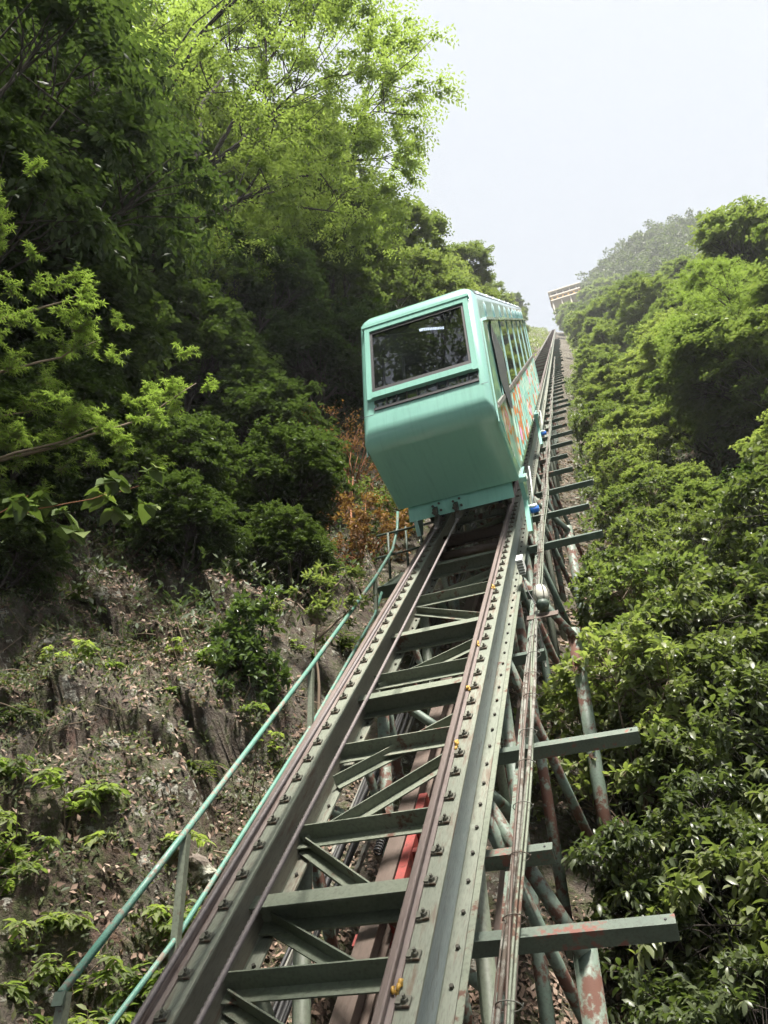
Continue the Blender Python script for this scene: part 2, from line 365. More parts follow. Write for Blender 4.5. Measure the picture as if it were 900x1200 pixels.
# ------------------------------------------------------------------ terrain (track frame: a, u -> w)
rs = np.random.RandomState(7)
_gx = np.array([-160, -60, -30, -15, -9, -6, -4.3, -3.1, -2.3, -1.6, -0.8, 0, 1, 3, 6, 10, 20, 40, 80, 160.])
_gw = np.array([22, 10, 7.5, 5, 3.5, 2.2, 1.0, 0.0, -0.65, -1.35, -2.0, -2.3, -2.9, -4.0, -3.7, -2.8, -2.2, -1.5, -2, -4.])
_seed = rs.rand(420, 2)*np.array([9.0, 16.0]) + np.array([-8.5, 0.5])
_sh = rs.rand(420); _st = rs.randn(420, 2)*0.20
_seed2 = rs.rand(900, 2)*np.array([3.6, 8.5]) + np.array([-5.0, 1.5]); _sh2 = rs.rand(900); _st2 = rs.randn(900, 2)*0.24
def _wave(a, u, s):
    r = np.random.RandomState(s); z = 0
    for k in range(7):
        f = 0.12*1.8**k; ang = r.rand()*6.28; ph = r.rand()*6.28
        z = z + np.sin((a*math.cos(ang)+u*math.sin(ang))*f*2.2 + ph + 1.3*np.sin((a*math.sin(ang)-u*math.cos(ang))*f*1.3+ph*2))/(1.55**k)
    return z
def gw(a, u):
    a = np.asarray(a, float); u = np.asarray(u, float)
    w = np.interp(a, _gx, _gw)
    far = np.clip((u-24)/30, 0, 1)
    w = np.where(a < -1, w*(1-far*0.35) - far*0.5, w)
    w = w - 1.9*np.exp(-((a+4.6)/1.7)**2 - ((u-12.2)/3.2)**2)
    w = w + 0.35*np.exp(-((a+2.9)/0.8)**2 - ((u-5.0)/1.6)**2)
    nz = _wave(a, u, 3)*0.22
    nz = nz*np.clip(np.abs(a+0.2)/3.0, 0.15, 1)
    w = w + nz
    w = w + np.where(np.abs(a) > 6, _wave(a*0.35, u*0.35, 9)*0.9*np.clip((np.abs(a)-6)/8, 0, 1), 0)
    # the ridge: beyond the upper end the ground falls away, a wooded top stays on the right
    w = w - np.clip(u-236, 0, None)*0.75*np.clip((10-a)/5, 0, 1)
    w = w + 16*np.exp(-((a-42)/36)**2 - ((u-285)/50)**2)
    return w
def gpt(a, u, dz=0.0):
    p = l2w(a, u, float(gw(a, u))); p.z += dz; return p
def rocky(a, u):
    d = np.full(a.shape, 1e9); best = np.zeros(a.shape, int); d2 = np.full(a.shape, 1e9)
    for i, (sa, su) in enumerate(_seed):
        q = (a-sa)**2 + ((u-su)*0.75)**2
        nb = q < d
        d2 = np.where(nb, d, np.minimum(d2, q)); d = np.where(nb, q, d); best = np.where(nb, i, best)
    h = _sh[best]*0.42 - 0.14 + (a-_seed[best, 0])*_st[best, 0] + (u-_seed[best, 1])*_st[best, 1]
    d3 = np.full(a.shape, 1e9); b3 = np.zeros(a.shape, int)
    for i, (sa, su) in enumerate(_seed2):
        q = (a-sa)**2 + ((u-su)*0.6 + (a-sa)*.35)**2
        nb = q < d3; d3 = np.where(nb, q, d3); b3 = np.where(nb, i, b3)
    h = h + _sh2[b3]*0.10 + (a-_seed2[b3, 0])*_st2[b3, 0] + (u-_seed2[b3, 1])*_st2[b3, 1]
    crack = np.clip((np.sqrt(d2)-np.sqrt(d))/0.07, 0, 1)
    return h - (1-crack)*0.07
def make_ground():
    al = np.concatenate([np.linspace(-160, -40, 13)[:-1], np.linspace(-40, -7, 34)[:-1], np.linspace(-7, -4.2, 50)[:-1], np.linspace(-4.2, -1.4, 84)[:-1], np.linspace(-1.4, 6, 60)[:-1], np.linspace(6, 40, 35)[:-1], np.linspace(40, 170, 14)])
    ul = np.concatenate([np.linspace(-40, 1, 21)[:-1], np.linspace(1, 8, 176)[:-1], np.linspace(8, 14, 90)[:-1], np.linspace(14, 40, 80)[:-1], np.linspace(40, 360, 108)])
    A, Uu = np.meshgrid(al, ul, indexing='ij'); Wg = gw(A, Uu)
    mask = np.clip((-1.7-A)/0.5, 0, 1)*np.clip((A+7.6)/1.5, 0, 1)*np.clip((Uu-1)/1, 0, 1)*np.clip((13.5-Uu)/3, 0, 1)
    Wg = Wg + rocky(A, Uu)*mask
    x = A; y = Uu*CT - Wg*ST; z = Uu*ST + Wg*CT
    v = np.stack([x, y, z], -1).reshape(-1, 3); na, nu = A.shape
    i = np.arange(na*nu).reshape(na, nu)
    q = np.stack([i[:-1, :-1], i[1:, :-1], i[1:, 1:], i[:-1, 1:]], -1).reshape(-1, 4)
    me = bpy.data.meshes.new('hillside_ground')
    me.vertices.add(len(v)); me.vertices.foreach_set('co', v.ravel())
    me.loops.add(q.size); me.loops.foreach_set('vertex_index', q.ravel().astype(np.int32))
    me.polygons.add(len(q)); me.polygons.foreach_set('loop_start', np.arange(0, q.size, 4, dtype=np.int32))
    me.update(calc_edges=True); me.validate()
    o = link('hillside_ground', me, mat=M['ground'])
    tag(o, 'steep hillside of mossy rock, soil and leaf litter under the track', 'ground', kind='structure')
make_ground()

# ------------------------------------------------------------------ foliage toolkit
def tmpl(pts, tris):
    return np.array(pts, float), np.array(tris, int)
T = {}
T['diamond'] = tmpl([(0,0,0), (.45,.24,.05), (1,0,-.06), (.45,-.24,.05)], [(0,2,1), (0,3,2)])
T['lance'] = tmpl([(0,0,0), (.3,0,.02), (.68,0,-.01), (1,0,-.14), (.28,.16,.07), (.66,.15,.04), (.28,-.16,.07), (.66,-.15,.04)],
                  [(0,1,4), (1,5,4), (1,2,5), (2,3,5), (0,6,1), (1,6,7), (1,7,2), (2,7,3)])
T['oval'] = tmpl([(0,0,0), (.35,0,0), (.75,0,-.01), (1,0,-.07), (.32,.24,.08), (.74,.19,.05), (.32,-.24,.08), (.74,-.19,.05)],
                 [(0,1,4), (1,5,4), (1,2,5), (2,3,5), (0,6,1), (1,6,7), (1,7,2), (2,7,3)])
def _star():
    pts = [(0, 0, 0)]; tris = []
    for k, (ang, ln) in enumerate(((-105, .42), (-52, .8), (0, 1.0), (52, .8), (105, .42))):
        c, s = math.cos(R(ang)), math.sin(R(ang)); w_ = .085
        n = len(pts)
        pts += [(c*ln*.42 - s*w_, s*ln*.42 + c*w_, .02), (c*ln*.42 + s*w_, s*ln*.42 - c*w_, .02), (c*ln, s*ln, -.12*ln)]
        tris += [(0, n+1, n), (n+1, n+2, n)]
    return tmpl(pts, tris)
T['maple'] = _star()
T['heart'] = tmpl([(0,0,0), (-.08,.2,-.02), (.18,.42,.05), (.6,.3,.02), (1,0,-.15), (.6,-.3,.02), (.18,-.42,.05), (-.08,-.2,-.02), (.4,0,-.03)],
                  [(8,1,0), (8,2,1), (8,3,2), (8,4,3), (8,5,4), (8,6,5), (8,7,6), (8,0,7)])
T['blade'] = tmpl([(0,.03,0), (0,-.03,0), (.5,.03,.0), (.5,-.03,.0), (1,0,-.25)], [(0,1,3), (0,3,2), (2,3,4)])
T['scrap'] = tmpl([(0,0,0), (.4,.28,.10), (1,.05,0), (.5,-.25,.02)], [(0,2,1), (0,3,2)])

def unit(v): return v/np.maximum(np.linalg.norm(v, axis=-1, keepdims=True), 1e-9)
def leaf_mesh(name, pos, ld, nrm, size, template, mat, rng, width=1.0, lv=None):
    pts, tris = T[template]; n = len(pos); k = len(pts)
    ld = unit(ld); sv = unit(np.cross(nrm, ld)); nn = np.cross(ld, sv)
    size = np.broadcast_to(np.asarray(size, float), (n,))[:, None, None]
    v = pos[:, None, :] + size*(pts[None, :, 0:1]*ld[:, None, :] + width*pts[None, :, 1:2]*sv[:, None, :] + pts[None, :, 2:3]*nn[:, None, :])
    f = (tris[None, :, :] + (np.arange(n)*k)[:, None, None]).reshape(-1)
    me = bpy.data.meshes.new(name)
    me.vertices.add(n*k); me.vertices.foreach_set('co', v.astype(np.float32).ravel())
    me.loops.add(len(f)); me.loops.foreach_set('vertex_index', f.astype(np.int32))
    me.polygons.add(len(f)//3); me.polygons.foreach_set('loop_start', np.arange(0, len(f), 3, dtype=np.int32))
    if lv is None: lv = rng.rand(n)
    at = me.attributes.new('lv', 'FLOAT', 'POINT'); at.data.foreach_set('value', np.repeat(lv, k).astype(np.float32))
    me.update(calc_edges=True); me.materials.append(mat)
    return me
def sphere_dirs(rng, n): return unit(rng.randn(n, 3))

def sprays(rng, centers, outd, n_twig, tlen, n_leaf, flat=0.5, droop=0.25, ang=55, whorl=False, ldroop=0.3, out=0.7, tilt=0.35):
    """leafy twigs around every centre -> leaf positions, directions, normals"""
    nc = len(centers)
    rd = sphere_dirs(rng, nc*n_twig).reshape(nc, n_twig, 3); rd[..., 2] *= flat
    d = unit(rd + out*outd[:, None, :])
    ln = tlen*(0.6+0.7*rng.rand(nc, n_twig, 1))
    st = centers[:, None, :] - d*ln*0.25
    t = (np.arange(n_leaf)+0.6)/n_leaf
    if whorl: t = 0.35 + 0.65*t
    t = t[None, None, :, None] + (rng.rand(nc, n_twig, n_leaf, 1)-.5)*0.5/n_leaf
    pos = st[:, :, None, :] + d[:, :, None, :]*ln[:, :, None, :]*t
    pos[..., 2] -= (droop*ln[:, :, None, 0]*t[..., 0]**2)
    up = np.array([0, 0, 1.])
    perp = unit(np.cross(d, up) + 1e-4)
    if whorl:
        ph = (np.arange(n_leaf)*2.4)[None, None, :, None] + rng.rand(nc, n_twig, 1, 1)*6.28
        p2 = np.cross(d, perp)
        side = perp[:, :, None, :]*np.cos(ph) + p2[:, :, None, :]*np.sin(ph)
    else:
        sg = np.where(np.arange(n_leaf) % 2 == 0, 1., -1.)[None, None, :, None]
        side = perp[:, :, None, :]*sg
    aa = np.radians(ang + rng.randn(nc, n_twig, n_leaf, 1)*14)
    ld = d[:, :, None, :]*np.cos(aa) + side*np.sin(aa); ld[..., 2] -= ldroop
    nr = up + tilt*rng.randn(nc, n_twig, n_leaf, 3)
    tw0 = st.reshape(-1, 3); tw1 = (st + d*ln); tw1[..., 2] -= droop*ln[..., 0]; tw1 = tw1.reshape(-1, 3)
    return pos.reshape(-1, 3), unit(ld.reshape(-1, 3)), unit(nr.reshape(-1, 3)), tw0, tw1

def twig_mesh_add(mb, tw0, tw1, r, every=1):
    for i in range(0, len(tw0), every):
        mb.tube([tw0[i], tw1[i]], [r, r*0.4], 3, cap=False)

class Proto:
    """trunk mesh + crown mesh of one kind of tree, base at the origin"""
    def __init__(s, seed, H, rad, crown_lo, nlobe, lobe_r, ncl, n_twig, tlen, n_leaf, leaf, template, mat, bark='bark', flat=0.5, droop=0.25,
                 ldroop=0.3, whorl=False, ang=55, width=1.0, trunk_r=0.12, lean=(0, 0), tilt=0.35, out=0.7, shell=0.55, twigs=0, nlimb=7, squash=1.0, lobes=None):
        rng = np.random.RandomState(seed); rnd = random.Random(seed)
        s.H = H
        cz = (crown_lo + H)/2; rz = (H-crown_lo)/2
        cc = np.array([lean[0], lean[1], cz])
        if lobes is None:
            L = sphere_dirs(rng, nlobe)*(rng.rand(nlobe, 1)**0.4)*np.array([rad, rad, rz])*(1-lobe_r*0.75) + cc
            lr = lobe_r*rad*(0.75+0.5*rng.rand(nlobe))
        else:
            L = np.array([q[:3] for q in lobes]); lr = np.array([q[3] for q in lobes])
        pick = rng.choice(len(L), ncl, p=lr**2/np.sum(lr**2))
        dd = sphere_dirs(rng, ncl); dd[:, 2] = np.where(dd[:, 2] < -0.35, -dd[:, 2], dd[:, 2])
        rr = (shell + (1-shell)*rng.rand(ncl, 1)**0.5)
        C = L[pick] + dd*rr*lr[pick][:, None]*np.array([1, 1, 0.72*squash])
        C[:, 2] = np.maximum(C[:, 2], crown_lo*0.6)
        outd = unit(C - cc + np.array([0, 0, rz*0.3]))
        pos, ld, nr, t0, t1 = sprays(rng, C, 0.6*outd + 0.6*dd, n_twig, tlen, n_leaf, flat, droop, ang, whorl, ldroop, out, tilt)
        size = leaf*(0.65+0.6*rng.rand(len(pos)))
        lobe_tone = rng.rand(len(L))
        lv = np.clip(0.25*np.repeat(lobe_tone[pick], n_twig*n_leaf) + 0.75*rng.rand(len(pos))**1.2, 0, 1)
        s.crown = leaf_mesh('crown', pos, ld, nr, size, template, M[mat], rng, width, lv)
        mb = MB()
        # trunk, limbs to the lobes, branches to the clusters
        tp = []; n = 7
        for i in range(n+1):
            f = i/n
            tp.append(Vector((lean[0]*f**1.5 + rnd.uniform(-.05, .05)*f*rad, lean[1]*f**1.5 + rnd.uniform(-.05, .05)*f*rad, (cz+rz*0.35)*f - 0.25*(1-f))))
        mb.tube(tp, [trunk_r*(1.25 if i == 0 else 1)*(1-0.72*i/n) for i in range(n+1)], 8)
        nodes = [(p, trunk_r*(1-.72*i/n)) for i, p in enumerate(tp)]
        limbs = [None]*len(L)
        nl = min(nlimb, len(L)); prim = [int(np.argmax(L[:, 2]))]
        while len(prim) < nl:
            dm = np.min(np.linalg.norm(L[:, None, :]-L[prim][None, :, :], axis=-1), axis=1); prim.append(int(np.argmax(dm)))
        order = prim + [q for q in range(len(L)) if q not in prim]
        for q in order:
            e = Vector(L[q])
            if q in prim:
                f = 0.3 + 0.6*rnd.random(); k = min(n-1, max(2, int(n*f*min(1, e.z/(cz+rz*.3))))); b0 = tp[k]; r0 = trunk_r*(0.6 - 0.3*k/n)
            else:
                pq = min(prim, key=lambda z_: (Vector(L[z_])-e).length); b0 = limbs[pq][rnd.choice((1, 2, 3))]; r0 = trunk_r*.2
            jt = Vector((rnd.uniform(-.16, .16), rnd.uniform(-.16, .16), rnd.uniform(.02, .16)))*(e-b0).length
            midp = b0.lerp(e, 0.5) + jt
            pl = [b0, b0.lerp(midp, .5)+jt*.3, midp, midp.lerp(e, .55)+jt*.25, e]
            mb.tube(pl, [r0, r0*.8, r0*.6, r0*.42, r0*.2], 6)
            limbs[q] = pl
        step = max(1, ncl//260)
        for i in range(0, ncl, step):
            pl = limbs[pick[i]]; b0 = pl[rnd.choice((2, 3, 4))]; e = Vector(C[i])
            md = b0.lerp(e, .5) + Vector((rnd.uniform(-.08, .08), rnd.uniform(-.08, .08), rnd.uniform(-.02, .12)))*(e-b0).length
            r0 = max(trunk_r*0.10, 0.006)
            mb.tube([b0, md, e], [r0, r0*.7, r0*.35], 4, cap=False)
        if twigs: twig_mesh_add(mb, t0, t1, twigs, 1)
        s.trunk = mb.mesh('trunk', True); s.trunk.materials.append(M[bark])
    def place(s, name, loc, scale=1.0, rz=0.0, label=None, cat='tree', group=None, tilt=(0, 0), sz=1.0):
        e = empty(name, loc, (tilt[0], tilt[1], rz), label, cat, group); e.scale = (scale, scale, scale*sz)
        link('trunk', s.trunk, e); link('crown', s.crown, e)
        return e

# ================================================================== THE TRACK (parts live in the track frame)
TRK = empty('funicular_track', (0, 0, 0), (TH, 0, 0), 'long steep twin-beam funicular track of green steel climbing the hill on tube trestles', 'track')
U0, U1 = 0.3, 232.0
BC = 0.485; BCS = {1: 0.485, -1: -0.455}; FW = 0.072; DEP = 0.33        # beam centre, half flange width, depth
def ibeam(c, top, dep, fw, tf=0.012, tw=0.012):
    h = tw/2
    return [(c-fw, top), (c+fw, top), (c+fw, top-tf), (c+h, top-tf), (c+h, top-dep+tf), (c+fw, top-dep+tf), (c+fw, top-dep), (c-fw, top-dep), (c-fw, top-dep+tf), (c-h, top-dep+tf), (c-h, top-tf), (c-fw, top-tf)]
def long_part(name, prof, mat, u0=U0, u1=U1, parent=TRK, seg=12.0):
    """butted lengths, one mesh"""
    return MB().prism_u(prof, u0, u1).build(name, mat, parent)
for sgn in (-1, 1):
    c = BCS[sgn]
    bm_ = long_part('main_beam', ibeam(c, 0, DEP, FW), M['beam'])
    # lighter web plate of the beam, 2 mm proud of the web, seen from the side
    for q in (-1, 1):
        MB().box(c+q*0.006 if q > 0 else c-0.008, c+0.008 if q > 0 else c-0.006, U0, U1, -DEP+0.03, -0.03).build('web_plate', M['beam_blue' if sgn > 0 else 'web_olive'], bm_)
    # rail on the flange
    ra = c - 0.035
    rp = [(ra-.028, .002), (ra+.028, .002), (ra+.028, .010), (ra+.008, .018), (ra+.008, .036), (ra+.016, .042), (ra+.016, .056), (ra+.010, .060), (ra-.010, .060), (ra-.016, .056), (ra-.016, .042), (ra-.008, .036), (ra-.008, .018), (ra-.028, .010)]
    rl = long_part('rail', rp, M['rail'])
    # lower chord
    lc = sgn*0.40
    long_part('lower_chord', ibeam(lc, -1.22, 0.16, 0.055, 0.010, 0.010), M['brown_steel'])
    # second rail strip beneath the beam (seal plate outside)
    long_part('edge_angle', [(c+sgn*.074, -DEP+.002), (c+sgn*.104, -DEP+.002), (c+sgn*.104, -DEP+.010), (c+sgn*.074, -DEP+.010)], M['paint'])
long_part('guide_beam', ibeam(-0.22, -0.83, 0.17, 0.055, 0.011, 0.012), M['brown_steel'])

# rail clips with their bolt: near ones singly, shared mesh
def clip_mesh():
    b = MB().box(-.024, .024, -.022, .022, 0.003, .013)
    b.box(-.026, -.006, -.017, .017, .013, .020)
    b.tube([(.006, 0, .012), (.006, 0, .026)], .013, 6); b.tube([(.006, 0, .026), (.006, 0, .040)], .007, 6)
    me = b.mesh('rail_clip'); me.materials.append(M['clip']); return me
cm = clip_mesh()
rr_ = random.Random(4)
for sgn in (-1, 1):
    u = 1.52
    while u < 9.4:
        o = link('rail_clip', cm, TRK, (BCS[sgn] + 0.022, u + rr_.uniform(-.012, .012), 0.0)); o.rotation_euler.z = rr_.uniform(-.12, .12)
        u += 0.197
    fb = MB()
    while u < 70:
        fb.box(BCS[sgn]+.0, BCS[sgn]+.045, u-.02, u+.02, .002, .02); u += 0.4
    tag(fb.build('far_rail_clips', M['clip'], TRK), kind='stuff')
    # bolts through the outer/inner flange and left of the rail
    bb = MB(); u = 1.5
    while u < 26:
        for aa, ww in ((BCS[sgn]+.045, -DEP+.012), (BCS[sgn]-.045, -DEP+.012)):
            bb.tube([(aa, u, ww), (aa, u, ww+.014)], .010, 6)
        if sgn > 0: bb.tube([(BC-.066, u+.07, .001), (BC-.066, u+.07, .016)], .008, 6)
        u += 0.2
    tag(bb.build('flange_bolts', M['bolt'], TRK), kind='stuff')
# blobs of yellow grease left beside the right rail
for u, a in ((2.16, .474), (4.42, .470), (5.1, .47), (6.35, .472), (3.75, .474)):
    b = MB()
    for k in range(5):
        p = Vector((a+rr_.uniform(-.008, .012), u+rr_.uniform(-.035, .035), .008+.006*k*rr_.random()))
        b.tube([p, p+Vector((rr_.uniform(-.008, .008), .018, .006)), p+Vector((0, .03, .0))], [.006, .009, .003], 6)
    b.build('grease_blob', M['grease'], TRK, True)

# cross members
chan = lambda u, d=0.15, f=0.085: [(u-f, 0), (u, 0), (u, -d), (u-f, -d), (u-f, -d+.01), (u-.01, -d+.01), (u-.01, -.010), (u-f, -.010)]
angl = lambda u, d=0.095, f=0.075: [(u, 0), (u, -d), (u-f, -d), (u-f, -d+.008), (u-.008, -d+.008), (u-.008, 0)]
def shift(prof, w): return [(p, q+w) for p, q in prof]
AI = BC-0.009
def channel(u, mat='paint', w=-.15): MB().prism_a(shift(chan(u), w), -.447, AI).build('cross_channel', M[mat], TRK)
def angle(u, mat='paint', w=-.18): MB().prism_a(shift(angl(u), w), -.447, AI).build('cross_angle', M[mat], TRK)
def brace(aL, uL, aR, uR, w=-.235, mat='paint'):
    pr = [(0, 0.0), (0.008, 0), (0.008, -.062), (.062, -.062), (.062, -.07), (0, -.07)]
    MB().sweep(pr, (aL, uL, w), (aR, uR, w)).build('diagonal_brace', M[mat], TRK)
for u in (2.95, 5.02, 6.18, 8.2): channel(u)
for u in (1.95, 2.53, 3.53, 4.38, 5.42, 7.22): angle(u)
for q in ((-.42, 3.50, .40, 4.28), (-.42, 4.10, .42, 4.78), (-.42, 3.52, .12, 3.03), (-.42, 5.38, .40, 6.03), (-.42, 7.08, .42, 6.42), (-.42, 7.28, .40, 7.92), (-.42, 2.5, .42, 2.0), (-.4, 2.95, .2, 2.55)): brace(*q)
MB().tube([(-.447, 8.78, -.24), (AI, 8.70, -.24)], .05, 10).build('cross_tube', M['brown_steel'], TRK, True)
u = 9.4; k = 0
while u < 78:
    (channel if k % 2 == 0 else angle)(u, 'brown_steel' if k % 4 == 0 else 'paint')
    if k % 2 == 0: brace(-.42, u+.1, .42, u+.9)
    u += 1.02; k += 1
fb = MB()
while u < U1-1:
    fb.prism_a(shift(chan(u), -.15), -.447, AI); u += 1.2
tag(fb.build('far_cross_members', M['brown_steel'], TRK), kind='stuff')

# trestle tubes under the beams
def ground_u(a, u, w, dirv, mx=5.0):
    """walk from a point along a direction (track frame) to the ground"""
    t = 0.0
    while t < mx:
        p = (a+dirv[0]*t, u+dirv[1]*t, w+dirv[2]*t)
        if p[2] < float(gw(p[0], p[1]))-0.1: break
        t += 0.06
    return p
DV = (0, -ST, -CT)                      # straight down, in the track frame
def tube(name, p0, p1, r, mat): return MB().tube([p0, p1], r, 12).build(name, M[mat], TRK, True)
pr = random.Random(11)
near_posts = [1.55+1.0*i for i in range(0, 26)]
for i, u in enumerate(near_posts):
    for sgn in (-1, 1):
        a = 0.49 if sgn > 0 else -0.46
        even = i % 2 == 0
        if even:                                             # vertical post down to the ground
            p1 = ground_u(a, u, -.33, DV)
            tube('trestle_post', (a, u, -.335), p1, .047, 'paint' if pr.random() < .6 else 'paint_rust')
            if i < 16:                                       # raked post, square to the track
                d = Vector((sgn*0.16, 0.03, -1)).normalized()
                tube('raking_post', (a+sgn*.03, u+.17, -.335), ground_u(a, u+.17, -.33, d), .038, 'paint_rust')
        else:
            tube('trestle_strut', (a, u+.2, -.335), (sgn*.42, u+.1, -1.21), .032, 'paint_rust' if pr.random() < .5 else 'paint')
            if i < 16: tube('diagonal_tube', (a, u-.62, -.345), (sgn*.46, u+.42, -1.30), .042, 'paint_rust')
    if i % 2 == 0 and i < 14:
        tube('cross_brace_tube', (-.47, u+.05, -.40), (.38, u-.15, -1.2), .036, 'paint_rust')
fb = MB()
u = 28.0
while u < 120:
    for sgn in (-1, 1):
        p1 = (sgn*.5, u-ST*2.6, -.33-CT*2.6); fb.tube([(sgn*.49, u, -.335), p1], .05, 6)
    u += 2.4
tag(fb.build('far_trestle_posts', M['paint_rust'], TRK), kind='stuff')
# stout outer piles with rust
for u, a in ((3.2, .92), (7.2, .95), (11.2, .95)):
    tube('outer_pile', (a, u+.2, -.9), ground_u(a-.10, u, -1.2, DV), .062, 'paint_rust')
    tube('pile_tie', (a, u+.1, -.93), (.47, u+.75, -.36), .04, 'paint_rust')

# outrigger arms on the right
out_prof = [(-.055, 0), (0, 0), (0, -.075), (-.055, -.075), (-.055, -.068), (-.008, -.068), (-.008, -.007), (-.055, -.007)]
def arm(u, a0, a1, w, mat='paint_dark'):
    o = MB().prism_a([(x+u, y+w) for x, y in [(-.058, 0), (0, 0), (0, -.085), (-.006, -.085), (-.006, -.006), (-.052, -.006), (-.052, -.085), (-.058, -.085)]], a0, a1).build('outrigger_arm', M[mat], TRK)
    for x in (a0+.3, a1-.04):
        MB().tube([(x, u-.03, w), (x, u-.03, w+.004)], .006, 8).build('bolt_hole', M['gasket'], o)
    return o
M['arm'] = paint('outrigger_paint', (0.085, 0.115, 0.09), (0.12, 0.15, 0.115), (0.21, 0.095, 0.075), amount=0.33, scale=9)
arm(3.0, .42, 1.39, -.5, 'arm'); arm(3.62, .42, .86, -.53, 'arm'); arm(4.6, .42, 1.39, -.5, 'arm')
u = 9.35; k = 0
for u in (6.15, 7.75):
    arm(u, .42, .78, -.52)
u = 9.35
while u < 62:
    arm(u, .42, (1.40 if u < 14 else 1.25)+pr.uniform(-.18, .05), -.5, 'paint_dark'); u += 1.55
fb = MB()
while u < 120:
    fb.prism_a([(u-.05, -.5), (u, -.5), (u, -.58), (u-.05, -.58)], .42, 1.25+pr.uniform(-.2, .05)); u += 1.55
tag(fb.build('far_outrigger_arms', M['paint_dark'], TRK), kind='stuff')
# outrigger support stringer
long_part('side_stringer', [(.60, -.60), (.66, -.60), (.66, -.66), (.60, -.66)], M['paint_rust'], 1.0, 120)

# red clamp assemblies on the guide beam
for u, h0 in ((2.45, .30), (4.25, .62)):
    b = MB(); b.box(-.158, -.10, u-h0, u+h0*.85, -.98, -.84); o = b.build('red_clamp_plate', M['red'], TRK)
    MB().box(-.40, -.02, u-h0-.04, u-h0+.05, -1.04, -1.005).build('clamp_foot', M['red'], o)
    MB().box(-.098, -.02, u+.08, u+.12, -.93, -.85).build('clamp_lug', M['red'], o)
    MB().box(-.098, .04, u-.10, u-.06, -.93, -.85).build('clamp_lug', M['red'], o)
    pts = []
    for i in range(110):
        t = i/109; pts.append((-.34+.028*math.cos(t*2*math.pi*11), u-.05+.30*t, -.86+.028*math.sin(t*2*math.pi*11)))
    MB().tube(pts, .006, 5).build('coil_spring', M['black'], o, True)

# ------------------------------------------------------------------ haul ropes
def rope(name, a0, w0, a1, w1, ua, ub, r, label):
    n = int((ub-ua)/0.011); seg = 12
    i = np.arange(n+1)[:, None]; t = i/n; th = 2*np.pi*np.arange(seg)[None, :]/seg
    rad = r*(0.86 + 0.14*np.cos(6*th)); tw = th + i*0.011*2*np.pi/0.16
    sag = -0.02*np.sin(np.pi*t)
    x = a0+(a1-a0)*t + rad*np.cos(tw); z = w0+(w1-w0)*t + sag + rad*np.sin(tw); y = (ua+(ub-ua)*t)*np.ones_like(th)
    v = np.stack([x, y, z], -1).reshape(-1, 3)
    f = []
    for q in range(n):
        for k in range(seg):
            f.append((q*seg+k, q*seg+(k+1) % seg, (q+1)*seg+(k+1) % seg, (q+1)*seg+k))
    me = bpy.data.meshes.new(name); me.from_pydata(v.tolist(), [], f); me.materials.append(M['rope'])
    me.polygons.foreach_set('use_smooth', [True]*len(f)); me.update()
    e = empty(name, (0, 0, 0), (TH, 0, 0), label, 'cable', 'steel haul ropes of the car')
    link('strand', me, e)
    # helical grip and thimble at the car end
    pts = []; n2 = 150
    for i in range(n2):
        t = i/(n2-1); pts.append((a1+.024*math.cos(t*2*math.pi*9), ub-.05+.36*t, w1+.10*t+.024*math.sin(t*2*math.pi*9)))
    MB().tube(pts, .011, 6).build('helical_grip', M['bolt'], e, True)
    MB().tube([(a1, ub-.1, w1-.002), (a1, ub-.02, w1)], .022, 10).build('ferrule', M['rope'], e, True)
    MB().tube([(a1, ub, w1), (a1, ub+.36, w1+.11)], .014, 8).build('anchor_rod', M['bolt'], e, True)
    return e
rope('haul_rope', -.412, .15, -.270, .225, .9, 8.32, .0125, 'left steel haul rope lying beside the outer rail below the car')
rope('haul_rope', -.150, .15, -.030, .245, .9, 8.38, .0125, 'right steel haul rope running inside the left beam below the car')

# ------------------------------------------------------------------ handrail on the left
HR = empty('handrail', (0, 0, 0), (TH, 0, 0), 'teal green two-rail steel handrail beside the rocky bank left of the track', 'handrail')
top = [(-1.35, 2.60, -.275), (-1.35, 3.82, -.31), (-1.35, 6.33, -.36), (-1.35, 9.04, -.377), (-1.33, 10.1, -.32), (-1.32, 10.6, -.16), (-1.32, 10.9, .02)]
MB().tube(top, .021, 12).build('top_rail', M['hand'], HR, True)
MB().tube([(-1.35, 1.2, -.55), (-1.35, 2.79, -.645), (-1.35, 3.45, -.715), (-1.35, 5.93, -.755), (-1.35, 8.58, -.70), (-1.35, 9.1, -.60)], .017, 10).build('lower_rail', M['hand'], HR, True)
for u, w in ((2.62, -.29), (3.84, -.325), (6.36, -.375), (9.0, -.38)):
    p1 = ground_u(-1.35, u, w, DV)
    MB().bar((-1.35, u, w), p1, .045, .045, (1, 0, 0)).build('post', M['paint'], HR)
MB().bar((-1.35, 2.55, -.30), (-1.35, 2.60, -.27), .06, .012, (0, 0, 1)).build('end_plate', M['paint_dark'], HR)

